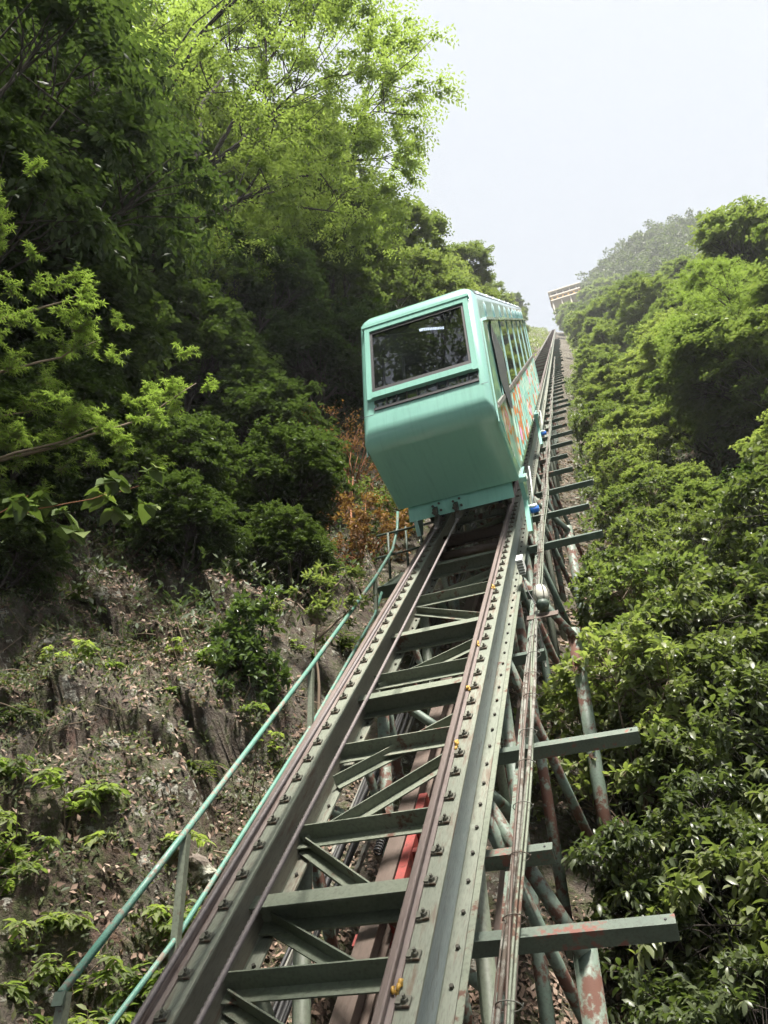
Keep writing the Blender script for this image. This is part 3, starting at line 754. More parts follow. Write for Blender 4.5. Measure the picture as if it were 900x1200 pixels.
# small landing beside the track, left, below the car
LD = empty('landing_platform', (0, 0, 0), (TH, 0, 0), 'small dark steel landing with a railing left of the track below the car', 'platform')
MB().prism_a([(9.35, -.60), (10.6, -.80), (10.62, -.86), (9.35, -.68)], -1.45, -.72).build('deck', M['paint_dark'], LD)
MB().box(-1.46, -.72, 9.30, 9.345, -.74, -.58).build('deck_edge', M['paint_dark'], LD)
zup = Vector((0, ST, CT))
for a, u, w, h in ((-1.38, 9.75, -.62, .72), (-1.0, 10.15, -.70, .72), (-.80, 10.35, -.74, .72), (-1.38, 10.8, -.80, .72)):
    b0 = Vector((a, u, w)); MB().tube([b0, b0+zup*h], .019, 8).build('baluster', M['paint_dark'], LD, True)
for h in (.36, .72):
    b0 = Vector((-1.55, 9.75, -.62))+zup*h; b1 = Vector((-.72, 10.4, -.75))+zup*h
    MB().tube([b0, b1], .017, 8).build('guard_rail', M['paint_dark'], LD, True)

# ------------------------------------------------------------------ conduit bundle along the right side
CB = empty('conduit_bundle', (0, 0, 0), (TH, 0, 0), 'bundle of pale tied electric conduits running up beside the right beam', 'conduit')
cr = random.Random(8)
offs = [(0, 0, .011, 'wire_grey'), (.026, .004, .013, 'wire_grey'), (.046, -.004, .008, 'paint'), (.012, .020, .007, 'brown_steel'), (.034, .022, .007, 'paint'), (-.016, .012, .005, 'wire_grey')]
for da, dw, r, mt in offs:
    pts = []; u = 1.0; ph = cr.random()*6
    while u < 60:
        pts.append((.70+da+.012*math.sin(u*1.7+ph)+.010*math.sin(u*.55+ph*2)+.012*max(0, (u-9)/6 if u < 15 else 1), u, -.44+dw+.010*math.sin(u*2.3+ph*1.7)))
        u += 0.22 if u < 16 else 1.0
    MB().tube(pts, r, 7).build('conduit', M[mt], CB, True)
u = 1.6
while u < 16:
    pts = []
    for i in range(13):
        t = i/12*2*math.pi; pts.append((.725+.056*math.cos(t), u+.02*i/12, -.43+.034*math.sin(t)))
    MB().tube(pts, .0028, 5).build('tie_wire', M['wire_grey'], CB, True); u += .33+cr.random()*.2

# bundle of black power cables lying below the left beam
PB = empty('power_cable_bundle', (0, 0, 0), (TH, 0, 0), 'loose bundle of black power cables hanging under the left beam', 'cables')
for i in range(8):
    pts = []; u = .8; ph = cr.random()*6; aa = -.90+.045*(i % 4)+.01*(i//4); ww = -1.20+.05*(i//4)
    while u < 24:
        pts.append((aa+.02*math.sin(u*.9+ph), u, ww+.03*math.sin(u*1.3+ph*2))); u += .3
    MB().tube(pts, .014+.006*(i % 3 == 0), 7).build('cable', M['black'], PB, True)
TY = empty('cable_tray', (0, 0, 0), (TH, 0, 0), 'narrow galvanised ladder tray beneath the black cables left of centre', 'cable tray')
for aa in (-.97, -.72): MB().box(aa-.012, aa+.012, .8, 24, -1.29, -1.25).build('tray_side', M['wire_grey'], TY)
u = 1.0
while u < 12:
    MB().box(-.958, -.732, u, u+.05, -1.285, -1.265).build('rung', M['wire_grey'], TY); u += .45
# bulkhead lamp and switch box by the right beam
LP = empty('bulkhead_lamp', (0, 0, 0), (TH, 0, 0), 'weathered milky caged lamp on a bracket right of the track below the car', 'lamp')
c0 = Vector((.80, 6.75, -.33)); zz = zup
prof = [(.0, .05), (.03, .062), (.07, .066), (.12, .06), (.155, .042), (.17, .012)]
MB().tube([c0+zz*h for h, r in prof], [r for h, r in prof], 12).build('globe', M['milk'], LP, True)
MB().tube([c0-zz*.07, c0-zz*.03, c0], [.05, .06, .055], 12).build('lamp_base', M['paint_dark'], LP, True)
for i in range(6):
    t = i/6*2*math.pi; e1 = Vector((1, 0, 0)); e2 = Vector((0, CT, -ST))
    MB().tube([c0+zz*h+(e1*math.cos(t)+e2*math.sin(t))*(r+.006) for h, r in prof], .004, 5).build('cage_wire', M['wire_grey'], LP, True)
MB().box(.64, .92, 6.62, 6.72, -.44, -.425).build('bracket', M['brown_steel'], LP)
JB = empty('junction_box', (0, 0, 0), (TH, 0, 0), 'small white ribbed electric box on the right beam side', 'box')
MB().box(.605, .665, 7.25, 7.42, -.20, -.05).build('housing', M['white'], JB)
for i in range(5): MB().box(.612, .668, 7.243, 7.25, -.19+.028*i, -.178+.028*i).build('rib', M['wire_grey'], JB)
MB().tube([(.63, 7.25, -.20), (.66, 7.1, -.32), (.71, 6.95, -.40), (.76, 6.8, -.42)], .006, 6).build('lead', M['black'], JB, True)
for i, (dz, du) in enumerate(((0, 0), (.02, .1))):
    pts = [(.73, 6.6-.5*t+du, -.42-.35*math.sin(t*math.pi)+dz) for t in [j/10 for j in range(11)]]
    MB().tube(pts, .005, 5).build('hanging_wire', M['wire_grey'], JB, True)

# ================================================================== THE CAR (built in the track frame, parented to one empty)
CAR = empty('funicular_car', tuple(l2w(0, 8.5, 0)), (TH, 0, 0), 'boxy teal funicular car with a big slanted windscreen and printed flowered sides', 'funicular car')
OFF = 8.5
HW = 0.715; TK = math.tan(TH)
def P(u, w): return (u-OFF, w)
# side outline: plumb front, belly running back to the apron, roof along the track, plumb back
FT = 9.345; ZT = 2.66                       # top of the front
def front_u(w): return FT - (ZT-w)*TK
KW = 1.36; KU = front_u(KW)
BT = 21.46
def back_u(w): return BT - (ZT-w)*TK
BW = 0.46                                  # bottom
BFU = 8.60
def car_body():
    bm = bmesh.new()
    prof = [(FT-OFF, ZT), (KU-OFF, KW), (BFU-OFF, BW), (back_u(BW)-OFF, BW), (BT-OFF, ZT)]
    vl = [bm.verts.new((-HW, u, w)) for u, w in prof]; vr = [bm.verts.new((HW, u, w)) for u, w in prof]
    n = len(prof); faces = {}
    for i in range(n):
        j = (i+1) % n
        faces[i] = bm.faces.new((vl[i], vl[j], vr[j], vr[i]))
    bm.faces.new(vl[::-1]); bm.faces.new(vr)
    bm.edges.ensure_lookup_table()
    wl = bm.edges.layers.float.new('bevel_weight_edge')
    def setw(a, b, x):
        e = bm.edges.get((a, b))
        if e: e[wl] = x
    setw(vl[1], vr[1], 1.0); setw(vl[0], vr[0], .38)
    for vv in (vl, vr):
        setw(vv[0], vv[4], .9); setw(vv[0], vv[1], .5); setw(vv[1], vv[2], .16); setw(vv[3], vv[4], .3)
    setw(vl[4], vr[4], .3)
    # windscreen opening cut into the front face
    f = faces[0]
    me = bpy.data.meshes.new('body_shell'); bmesh.ops.recalc_face_normals(bm, faces=bm.faces); bm.to_mesh(me); bm.free()
    me.materials.append(M['teal'])
    o = link('body_shell', me, CAR)
    bv = o.modifiers.new('bevel', 'BEVEL'); bv.width = 0.19; bv.segments = 6; bv.limit_method = 'WEIGHT'; bv.profile = 0.5
    # cut the window opening with a boolean box
    c = MB(); w0, w1 = 1.70, 2.45; d = .4
    c.v = [(-.56, front_u(w0)-OFF-d, w0), (.56, front_u(w0)-OFF-d, w0), (.56, front_u(w0)-OFF+9, w0), (-.56, front_u(w0)-OFF+9, w0),
           (-.56, front_u(w1)-OFF-d, w1), (.56, front_u(w1)-OFF-d, w1), (.56, front_u(w1)-OFF+9, w1), (-.56, front_u(w1)-OFF+9, w1)]
    c.f = [(0,3,2,1), (4,5,6,7), (0,1,5,4), (1,2,6,5), (2,3,7,6), (3,0,4,7)]
    cme = c.mesh('cut'); cme.materials.append(M['interior']); co = bpy.data.objects.new('cut', cme); col.objects.link(co); co.parent = CAR
    bo = o.modifiers.new('opening', 'BOOLEAN'); bo.operation = 'DIFFERENCE'; bo.object = co; bo.solver = 'EXACT'
    try: bo.material_mode = 'TRANSFER'
    except Exception: pass
    bpy.context.view_layer.update()
    dg = bpy.context.evaluated_depsgraph_get(); ev = o.evaluated_get(dg)
    nm = bpy.data.meshes.new_from_object(ev, depsgraph=dg)
    o.modifiers.clear(); o.data = nm; nm.name = 'body_shell'
    bpy.data.objects.remove(co)
    nm.polygons.foreach_set('use_smooth', [True]*len(nm.polygons))
    try: nm.set_sharp_from_angle(angle=R(28))
    except Exception: pass
    return o
body = car_body()
def fq(name, a0, a1, w0, w1, proud0, proud1, mat, parent=CAR):
    """block on the plumb front between heights w0..w1, from proud0 to proud1 in front of it (towards the camera, level)"""
    b = MB(); ny, nz = -CT, ST                # level, outward from the front, in the track frame (u, w)
    pts = []
    for pd in (proud0, proud1):
        for a, w in ((a0, w0), (a1, w0), (a1, w1), (a0, w1)):
            pts.append((a, front_u(w)-OFF + ny*pd, w + nz*pd))
    b.v = pts; b.f = [(0,1,2,3), (7,6,5,4), (0,4,5,1), (1,5,6,2), (2,6,7,3), (3,7,4,0)]
    return b.build(name, M[mat], parent)
# windscreen: frame bars proud of the front, awning lip on top, black sill, vent strip below
wf = fq('windscreen_frame', -.625, -.565, 1.735, 2.51, .0, .045, 'teal')
fq('frame_bar', .565, .625, 1.735, 2.51, .001, .045, 'teal', wf)
fq('frame_bar', -.565, .565, 1.735, 1.79, .001, .060, 'teal', wf)
fq('frame_bar', -.565, .565, 2.465, 2.51, .001, .045, 'teal', wf)
fq('visor', -.655, .645, 2.515, 2.545, .0, .055, 'teal')
fq('windscreen_pane', -.564, .564, 1.79, 2.465, .012, .018, 'glass')
gk = fq('gasket', -.563, .563, 1.791, 1.835, .019, .040, 'gasket')
fq('gasket_bar', -.563, -.535, 1.836, 2.464, .019, .03, 'gasket', gk); fq('gasket_bar', .535, .563, 1.836, 2.464, .019, .03, 'gasket', gk); fq('gasket_bar', -.534, .534, 2.435, 2.464, .019, .03, 'gasket', gk)
fq('vent_window', -.55, .60, 1.655, 1.733, .002, .008, 'glass')
vf = fq('vent_frame', -.56, .61, 1.632, 1.654, .0, .016, 'gasket'); fq('vent_frame_end', .601, .612, 1.655, 1.733, .001, .016, 'gasket', vf)
for i in range(9):
    fq('vent_bar', -.42+.115*i, -.405+.115*i, 1.655, 1.733, .009, .014, 'gasket', vf)
fq('panel_seam', -.70, -.57, 1.600, 1.604, .0005, .0015, 'grey_panel'); fq('panel_seam', .62, .70, 1.600, 1.604, .0005, .0015, 'grey_panel')
# cabin inside: ceiling lamp, seats, rear window, handholds
LT = MB().box(-.14, -.09, 1.5, 3.4, 2.36, 2.39).build('ceiling_lamp', M['lamp_on'], CAR)
MB().box(-.16, -.07, 1.45, 3.45, 2.391, 2.405).build('lamp_tray', M['white'], LT)
for i in range(12): MB().box(-.143, -.087, 1.52+.155*i, 1.53+.155*i, 2.355, 2.395).build('louvre', M['interior'], LT)
for i in range(4):
    q = 1.3 + i*.9
    s_ = MB().box(-.50, .50, q, q+.3, 1.705, 1.76).build('seat', M['seat'], CAR)
    MB().box(-.50, .50, q+.28, q+.34, 1.765, 2.0).build('seat_back', M['seat'], s_)
for a in (-.54, -.30): MB().bar((a, .35, 1.72), (a, .80, 2.10), .03, .02).build('grab_pole', M['white'], CAR)
MB().box(-.30, .45, 5.5, 5.6, 1.95, 2.30).build('bulkhead_window', M['glass_side'], CAR)

# right and left sides: ribbed print panels, sloping sash line, window with mullions, ribbed roof shoulder
def sq(u0, u1, w0, w1): return [(u0, w0), (u1, w0), (u1+(w1-w0)*TK, w1), (u0+(w1-w0)*TK, w1)]
def side_sheet(name, quad, s, t0, t1, mat, parent=CAR):
    b = MB(); n = len(quad)
    b.v = [(s*(HW+t0), u-OFF, w) for u, w in quad] + [(s*(HW+t1), u-OFF, w) for u, w in quad]
    b.f = [tuple(range(n)), tuple(range(2*n-1, n-1, -1))] + [(i, (i+1) % n, n+(i+1) % n, n+i) for i in range(n)]
    return b.build(name, M[mat], parent)
for s in (1, -1):
    pan = side_sheet('print_panel', [(front_u(1.2)+.45, 1.30), (KU+.45, .98), (9.05, .50), (back_u(.5)-.12, .50), (back_u(1.30)-.12, 1.30)], s, .001, .005, 'print')
    q = 9.4
    while q < 20.0:
        side_sheet('rib', [(q, .53), (q+.035, .53), (q+.035+.74*TK, 1.27), (q+.74*TK, 1.27)], s, .006, .016, 'print', pan); q += .42
    side_sheet('sash_rail', [(front_u(1.3)+.40, 1.31), (back_u(1.3)-.10, 1.31), (back_u(1.36)-.10, 1.36), (front_u(1.36)+.40, 1.36)], s, .002, .022, 'wire_grey')
    win = side_sheet('side_window', [(front_u(1.365)+1.25, 1.365), (back_u(1.365)-.25, 1.365), (back_u(2.235)-.25, 2.235), (front_u(2.235)+1.25, 2.235)], s, .002, .008, 'glass_side')
    for i in range(7):
        q = front_u(1.365)+1.25 + i*1.62
        side_sheet('mullion', [(q, 1.366), (q+.035, 1.366), (q+.035+.868*TK, 2.234), (q+.868*TK, 2.234)], s, .009, .02, 'teal_light', win)
    side_sheet('window_head', [(front_u(2.24)+.35, 2.24), (back_u(2.24)-.08, 2.24), (back_u(2.275)-.08, 2.275), (front_u(2.275)+.35, 2.275)], s, .001, .05, 'roof')
    side_sheet('dark_stripe', [(9.60, 1.99), (9.92, 2.20), (10.70, 1.81), (9.95, 1.12), (9.60, 1.155), (9.28, 1.52)], s, .0252, .0275, 'grey_panel')
    side_sheet('pale_stripe', [(10.15, 2.232), (11.25, 2.235), (10.72, 1.815), (9.95, 2.19)], s, .0252, .0275, 'teal_light')
    side_sheet('front_pillar', [(front_u(2.24)+.22, 2.24), (front_u(2.24)+.34, 2.24), (front_u(1.2)+.34, 1.2), (front_u(1.2)+.22, 1.2)], s, .001, .012, 'teal_light')
    side_sheet('rear_pillar', [(back_u(2.27)-.09, 2.27), (back_u(2.27), 2.27), (back_u(.5), .5), (back_u(.5)-.09, .5)], s, .001, .02, 'teal_light')
# roof skin with cross ribs, curving over the shoulder
for i in range(9):
    q = 10.2 + i*1.30
    pts = [(-HW-.006, q-.32*TK-OFF, 2.28), (-HW-.006, q-.17*TK-OFF, 2.43), (-HW+.05, q-.05*TK-OFF, 2.615), (-HW+.16, q-OFF, 2.666), (HW-.16, q-OFF, 2.666), (HW-.05, q-.05*TK-OFF, 2.615), (HW+.006, q-.17*TK-OFF, 2.43), (HW+.006, q-.32*TK-OFF, 2.28)]
    MB().tube(pts, .014, 6).build('roof_rib', M['roof'], CAR, True)
rfm = MB(); prof = [(-HW+.015, 2.565), (-HW+.06, 2.628), (-HW+.17, 2.664), (HW-.17, 2.664), (HW-.06, 2.628), (HW-.015, 2.565)]
rfm.v = [(a, FT+.22-(ZT-w)*TK-OFF, w+.006) for a, w in prof] + [(a, BT-.1-(ZT-w)*TK-OFF, w+.006) for a, w in prof]
rfm.f = [(i, i+1, 7+i, 6+i) for i in range(5)]
rf = rfm.build('roof_skin', M['roof'], CAR, True)
# apron with rope anchors
AP = MB().prism_a([(.02, .30), (.03, .30), (.16, .455), (.15, .455)], -.60, .62).build('apron', M['teal'], CAR)
ap2 = MB().prism_a([(.012, .303), (.019, .303), (.140, .452), (.133, .452)], -.33, .10).build('anchor_plate', M['teal'], AP)
for ax in (-.27, -.03):
    MB().box(ax-.02, ax+.02, -.07, .06, .33, .40).build('anchor_bracket', M['bolt'], AP)
    for da, dw in ((-.035, .40), (.04, .415), (.055, .345), (-.04, .335)):
        yy = .02+(dw-.30)*.84
        MB().tube([(ax+da, yy, dw), (ax+da, yy-.03, dw+.01)], .015, 6).build('anchor_bolt', M['bolt'], AP)
# undercarriage
ch = MB().box(-.55, .55, .35, 10.2, .30, .455).build('chassis', M['interior'], CAR)
for u in (.9, 3.6, 6.6, 9.4):
    for s in (-1, 1):
        wa = BCS[s] - .035
        wh = MB().tube([(wa-.028, u, .16), (wa+.028, u, .16)], .098, 20).build('wheel', M['bolt'], ch, True)
        MB().tube([(wa-.04, u, .16), (wa-.029, u, .16)], .115, 20).build('wheel_flange', M['bolt'], wh, True)
        MB().box(s*.36-.02, s*.36+.02, u-.12, u+.12, .12, .31).build('axle_box', M['interior'], ch)
# teal guide brackets with blue rollers on the outside of the beams
for s in (1, -1):
    for u, sc in ((.15, 1.0), (6.4, 1.0)) if s > 0 else ((.45, 1.0),):
        b = MB(); q = s*(HW-.03) if s > 0 else -.62
        out = [(u+.75, .46), (u+.10, .46), (u+.05, .20), (u-.35, -.06), (u-.25, -.12), (u+.20, .10), (u+.55, .38)] if s > 0 else [(u+.75, .46), (u+.10, .46), (u+.05, .20), (u+.02, .02), (u+.14, .0), (u+.30, .10), (u+.55, .38)]
        n = len(out); b.v = [(q, x, w) for x, w in out]+[(q+s*.05, x, w) for x, w in out]
        b.f = [tuple(range(n)), tuple(range(2*n-1, n-1, -1))]+[(i, (i+1) % n, n+(i+1) % n, n+i) for i in range(n)]
        br = b.build('guide_bracket', M['teal'], CAR)
        MB().box(min(q, q+s*.09), max(q, q+s*.09), u+.08, u+.30, .40, .455).build('bracket_flange', M['teal'], br)
        if s > 0:
            c0 = Vector((q+.085, u+.12, .03)); zl = Vector((0, 0, 1))
            MB().tube([c0, c0+zl*.06], .058, 16).build('guide_roller', M['blue'], br, True)
            MB().tube([c0+zl*.061, c0+zl*.085], .046, 14).build('roller_cap', M['white'], br, True)
            MB().tube([(q+.09, u+.9, .42), (q+.11, u+.55, .40), (q+.10, u+.35, .25), (q+.085, u+.12, .12)], .008, 6).build('hose', M['white'], br, True)

# ================================================================== UPPER STATION, far up the line
ST_ = empty('upper_station', tuple(l2w(0, 236, 0)), (TH, 0, 0), 'far yellow and cream station building on columns at the top of the line', 'building')
def stbox(name, a0, a1, y0, y1, z0, z1, mat, parent=ST_):
    a0, a1, y0, y1 = 1.2+(a0-1.2)*.62, 1.2+(a1-1.2)*.62, y0*.62, y1*.62; z0, z1 = 14.5+(z0-14.5)*.62, 14.5+(z1-14.5)*.62
    # level box in world axes, expressed in the track frame
    b = MB(); v = []
    for z in (z0, z1):
        for x, y in ((a0, y0), (a1, y0), (a1, y1), (a0, y1)):
            v.append((x, y*CT+z*ST, -y*ST+z*CT))
    b.v = v; b.f = [(0,3,2,1), (4,5,6,7), (0,1,5,4), (1,2,6,5), (2,3,7,6), (3,0,4,7)]
    return b.build(name, M[mat], parent)
zb = 9.5
w_ = stbox('wall', 1.5, 15, 0, 8, zb, zb+2.4, 'yellow_wall')
stbox('floor_slab', 1.0, 15.5, -.6, 8.4, zb-.55, zb-.02, 'cream')
stbox('parapet', 1.0, 15.5, -.6, 8.4, zb+2.42, zb+3.1, 'cream')
r_ = stbox('roof', .6, 16, -1.2, 9, zb+5.2, zb+5.7, 'cream')
stbox('upper_wall', 2.0, 14.6, .6, 7.6, zb+3.12, zb+5.18, 'dark_open')
for i in range(5):
    stbox('pillar', 1.2+3.1*i, 1.6+3.1*i, -.4, 0.0, zb+3.12, zb+5.18, 'cream')
    stbox('window', 2.3+2.6*i, 4.0+2.6*i, -.05, -.01, zb+.9, zb+1.9, 'dark_open')
for i in range(4):
    stbox('column', 1.5+4.2*i, 2.1+4.2*i, .2, .8, zb-12, zb-.56, 'cream')
    stbox('column', 1.5+4.2*i, 2.1+4.2*i, 6.8, 7.4, zb-8, zb-.56, 'cream')

# ================================================================== VEGETATION
print('veg')
broadA = Proto(21, 6.0, 2.5, 1.2, 24, .34, 430, 7, .48, 12, .125, 'diamond', 'lf_mid', trunk_r=.11, flat=.4, width=1.1, squash=.75, shell=.3, nlimb=8)
broadB = Proto(22, 6.4, 2.4, 1.6, 22, .36, 430, 7, .50, 12, .125, 'diamond', 'lf_mid', trunk_r=.10, flat=.3, width=1.05, squash=.6, shell=.3, nlimb=8)
tallA = Proto(23, 13., 3.6, 2.2, 30, .34, 640, 7, .75, 13, .19, 'diamond', 'lf_far', trunk_r=.2, flat=.4, width=1.05, squash=.8)
tallB = Proto(24, 11., 3.0, 1.0, 26, .36, 600, 7, .70, 13, .175, 'diamond', 'lf_far', trunk_r=.18, flat=.5, width=1.0)
darkA = Proto(25, 5.0, 2.0, .6, 14, .46, 420, 6, .45, 12, .125, 'diamond', 'lf_dark', trunk_r=.09, flat=.5, width=1.0, ldroop=.45)
darkB = Proto(26, 9.0, 2.8, 1.0, 20, .42, 640, 7, .60, 14, .115, 'diamond', 'lf_dark', trunk_r=.15, flat=.4, droop=.5, ldroop=.7, width=.9)
nearA = Proto(27, 3.3, 1.25, .5, 18, .40, 250, 6, .28, 9, .105, 'lance', 'lf_near', trunk_r=.05, flat=.55, whorl=True, ang=62, ldroop=.45, droop=.1, width=1.15, out=.9, tilt=.3, twigs=.004, shell=.6)
nearB = Proto(28, 3.6, 1.35, .7, 18, .40, 250, 6, .28, 9, .10, 'lance', 'lf_near', trunk_r=.05, flat=.55, whorl=True, ang=58, ldroop=.40, droop=.1, width=1.2, out=.9, tilt=.3, twigs=.004, shell=.6)
young = Proto(29, 3.2, 1.1, .9, 12, .45, 150, 5, .28, 9, .10, 'lance', 'lf_mid', bark='bark_pale', trunk_r=.035, flat=.5, whorl=True, ang=55, ldroop=.2, width=1.3, out=.8, twigs=.003)
# the big airy light-green tree: lobes listed tier by tier (x, y, z, radius) about its foot
lobes = []
lr_ = np.random.RandomState(5)
for z, rad, n in ((6.2, 2.4, 5), (7.8, 3.8, 8), (9.6, 4.6, 10), (11.4, 4.6, 10), (13.2, 4.0, 9), (15.0, 2.8, 7), (16.4, 1.4, 4)):
    for k in range(n):
        t = 2*math.pi*(k+lr_.rand()*.7)/n; q = rad*(.55+.45*lr_.rand())
        lobes.append((2.6+q*math.cos(t)*1.1, q*math.sin(t)*.9, z-.9+lr_.randn()*.4, 1.05+.5*lr_.rand()))
lightT = Proto(30, 17., 5., 5., 0, 0, 1150, 7, .75, 12, .125, 'diamond', 'lf_light', trunk_r=.17, flat=.28, droop=.18, ldroop=.35, width=.85, squash=.55, lobes=lobes, lean=(2.0, 0), shell=.35, nlimb=9)

vr = random.Random(77)
def tree(proto, name, a, u, s, label, group, cat='tree', sz=1.0, rz=None):
    return proto.place(name, gpt(a, u, -.1), s, vr.uniform(0, 6.28) if rz is None else rz, label, cat, group, sz=sz)

# --- right: glossy evergreens close below the camera
G = 'evergreen trees below the track on the right'
for pr_, a, u, s, lab in (
    (nearA, 2.15, 3.35, 1.0, 'glossy evergreen beneath the nearest long outrigger arm, drooping leaves, bottom right'),
    (nearB, 3.6, 3.5, 1.0, 'glossy evergreen filling the lower right corner of the view'),
    (nearB, 2.35, 5.15, 1.0, 'glossy evergreen growing between the two nearest long outrigger arms'),
    (nearA, 3.9, 5.6, 1.1, 'glossy evergreen at the right edge above the lower corner one'),
    (nearA, 2.3, 7.0, 1.0, 'yellowish green evergreen right of the caged lamp'),
    (nearB, 3.6, 7.9, 1.15, 'glossy evergreen behind the yellowish one, middle of the right edge'),
    (nearA, 5.2, 7.2, 1.2, 'glossy evergreen partly cut by the right edge at mid height'),
    (nearB, 2.6, 9.0, 1.0, 'evergreen tip just right of the outriggers below the car'),
    (nearA, 4.4, 10.0, 1.25, 'evergreen upslope of the mid-height glossy ones on the right'),
    (nearB, 1.62, 2.55, .72, 'low evergreen beside the rusty outer pile at the bottom'),
    (nearA, 1.55, 4.15, .78, 'evergreen right behind the short middle outrigger arm'),
    (nearB, 1.75, 6.2, .80, 'evergreen pressing against the conduits above the second long outrigger'),
    (nearA, 3.0, 2.6, .85, 'evergreen tips low in the shade at the bottom right')):
    tree(pr_, 'evergreen_tree', a, u, s, lab, G)
tree(young, 'young_tree', 1.25, 5.6, .92, 'slim young tree with bright leaves touching the outrigger by the caged lamp', 'bright young trees near the track')
tree(young, 'young_tree', 1.9, 8.3, .95, 'bright young tree just upslope of the slim one, right of the track', 'bright young trees near the track')
tree(young, 'young_tree', 2.05, 10.2, .72, 'small bright tree on the bare soil right of the lowest dark outriggers', 'bright young trees near the track')
tree(young, 'young_tree', 2.0, 13.4, .75, 'small bright tree beside the outriggers level with the car apron', 'bright young trees near the track')
tree(young, 'young_tree', 2.1, 17.5, .85, 'small bright tree beside the outriggers level with the car windows', 'bright young trees near the track')
tree(young, 'young_tree', 2.2, 24.0, 1.0, 'small bright tree touching the far outriggers above the car', 'bright young trees near the track')
tree(nearB, 'evergreen_tree', 2.7, 11.2, .85, 'evergreen standing on the bare soil strip below the car', 'evergreen trees below the track on the right')
for a, u, s, lab in ((1.7, 7.3, .85, 'bright young tree behind the caged lamp'), (1.5, 9.1, .72, 'bright young tree between the caged lamp and the lowest dark outriggers'), (2.6, 6.6, .95, 'bright young tree right of the one behind the lamp'), (3.0, 8.2, 1.0, 'bright young tree in the thicket right of the lowest outriggers'), (1.55, 11.6, .62, 'bright young tree poking between the dark outriggers'), (2.4, 15.4, .9, 'bright young tree above the bare soil right of the outriggers'), (2.5, 19.6, 1.0, 'bright young tree right of the outriggers above the car apron')):
    tree(young, 'young_tree', a, u, s, lab, 'bright young trees near the track')
# --- right: middle distance
G = 'broadleaf trees on the right slope'
k = 0
side = {'near the outriggers': (), }
mid = [(broadA, 5.8, 11.0, .62), (broadB, 7.8, 11.6, .78), (broadA, 2.9, 12.6, .52), (broadB, 5.4, 14.2, .72), (broadA, 8.6, 14.6, 1.05), (broadB, 11.5, 14.5, 1.3),
       (broadA, 2.7, 16.5, .55), (broadB, 6.0, 18.5, .95), (broadA, 9.8, 18.5, 1.35), (broadB, 13.5, 18.5, 1.6), (broadA, 2.8, 21., .62), (broadB, 4.9, 23.5, .85),
       (broadA, 8.2, 25., 1.25), (broadB, 12., 26., 1.5), (broadA, 3.0, 26., .68), (broadB, 6.0, 30., 1.05), (broadA, 10., 33., 1.4), (broadB, 16., 30., 1.6),
       (broadA, 3.2, 32.5, .75), (broadB, 6.6, 38., 1.1), (broadA, 3.4, 41., .85), (broadB, 7.2, 49., 1.2), (broadA, 3.8, 51., .95), (broadB, 12., 44., 1.45)]
where = ['low broadleaf tree just above the glossy evergreens at the right edge', 'rounded tree at the right edge behind the low one', 'light tree beside the row of dark outriggers below the car', 'tree with a flat layered top right of the car bottom',
         'spreading tree at the right edge with dark limbs under a flat top', 'larger tree behind the spreading one, cut by the right edge', 'small tree leaning to the outriggers level with the car side', 'mid-slope tree left of the dark-limbed spreading one',
         'tall tree at upper right with visible dark branches', 'tallest tree at the right edge against the sky', 'yellow-green tree beside the track right of the car roof', 'tree behind the yellow-green one, right of the car',
         'dense tree under the skyline right of centre slope', 'skyline tree left of the tallest one', 'bright tree close to the track above the car', 'tree on the right slope two rows behind the car',
         'skyline tree nearest the hazy far hill', 'tree far behind the tallest right-edge tree', 'small tree beside the far outriggers', 'hazy tree below the far hill', 'hazy tree beside the upper track', 'hazy tree in front of the far station',
         'last tree at the trackside before the station', 'pale tree on the skyline ridge right of the station']
for (pr_, a, u, s), lab in zip(mid, where): tree(pr_, 'broadleaf_tree', a, u, s*vr.uniform(.88, 1.08), lab, G, sz=vr.uniform(.82, 1.1))
for pr_, a, u, s, lab in ((darkA, 4.5, 12.4, .72, 'darker evergreen among the light trees right of the outriggers'), (darkA, 7.0, 16.6, 1.0, 'darker evergreen in the middle of the right slope'), (lightT, 9.6, 12.6, .40, 'airy light tree with thin branches near the right edge'), (lightT, 6.2, 21.5, .42, 'airy light tree standing above the darker evergreens on the right slope'), (darkA, 9.0, 29.5, 1.3, 'darker evergreen under the right skyline')):
    tree(pr_, 'broadleaf_tree', a, u, s, lab, G)
G = 'hazy trees lining the upper track on the right'
ordn = ['first', 'second', 'third', 'fourth', 'fifth', 'sixth', 'seventh', 'eighth', 'ninth', 'tenth', 'eleventh', 'twelfth', 'thirteenth', 'fourteenth']
rows = {'front': [(4.2, 60, 1.0), (4.4, 70, 1.05), (4.6, 81, 1.1), (4.8, 94, 1.2), (5.2, 108, 1.3), (5.6, 124, 1.35), (6, 142, 1.45), (6.6, 162, 1.6), (7, 185, 1.8), (6.0, 206, 1.9), (5.4, 224, 1.9)],
        'back': [(22, 44, 1.5), (8, 60, 1.3), (17, 60, 1.5), (9., 72, 1.4), (14, 84, 1.6), (8.5, 90, 1.5), (18, 110, 1.7), (10, 112, 1.6), (11, 134, 1.7), (18, 150, 1.8), (12, 165, 1.9), (13, 190, 2.0), (12, 212, 2.1), (17, 222, 2.2)]}
for key, lst in rows.items():
    for i, (a, u, s) in enumerate(lst):
        tree((broadA, broadB)[i % 2], 'hazy_tree', a, u, s, ('%s hazy tree along the right edge of the upper track, counted uphill' if key == 'front' else '%s hazy tree of the row behind the trackside ones, counted uphill') % ordn[i], G)

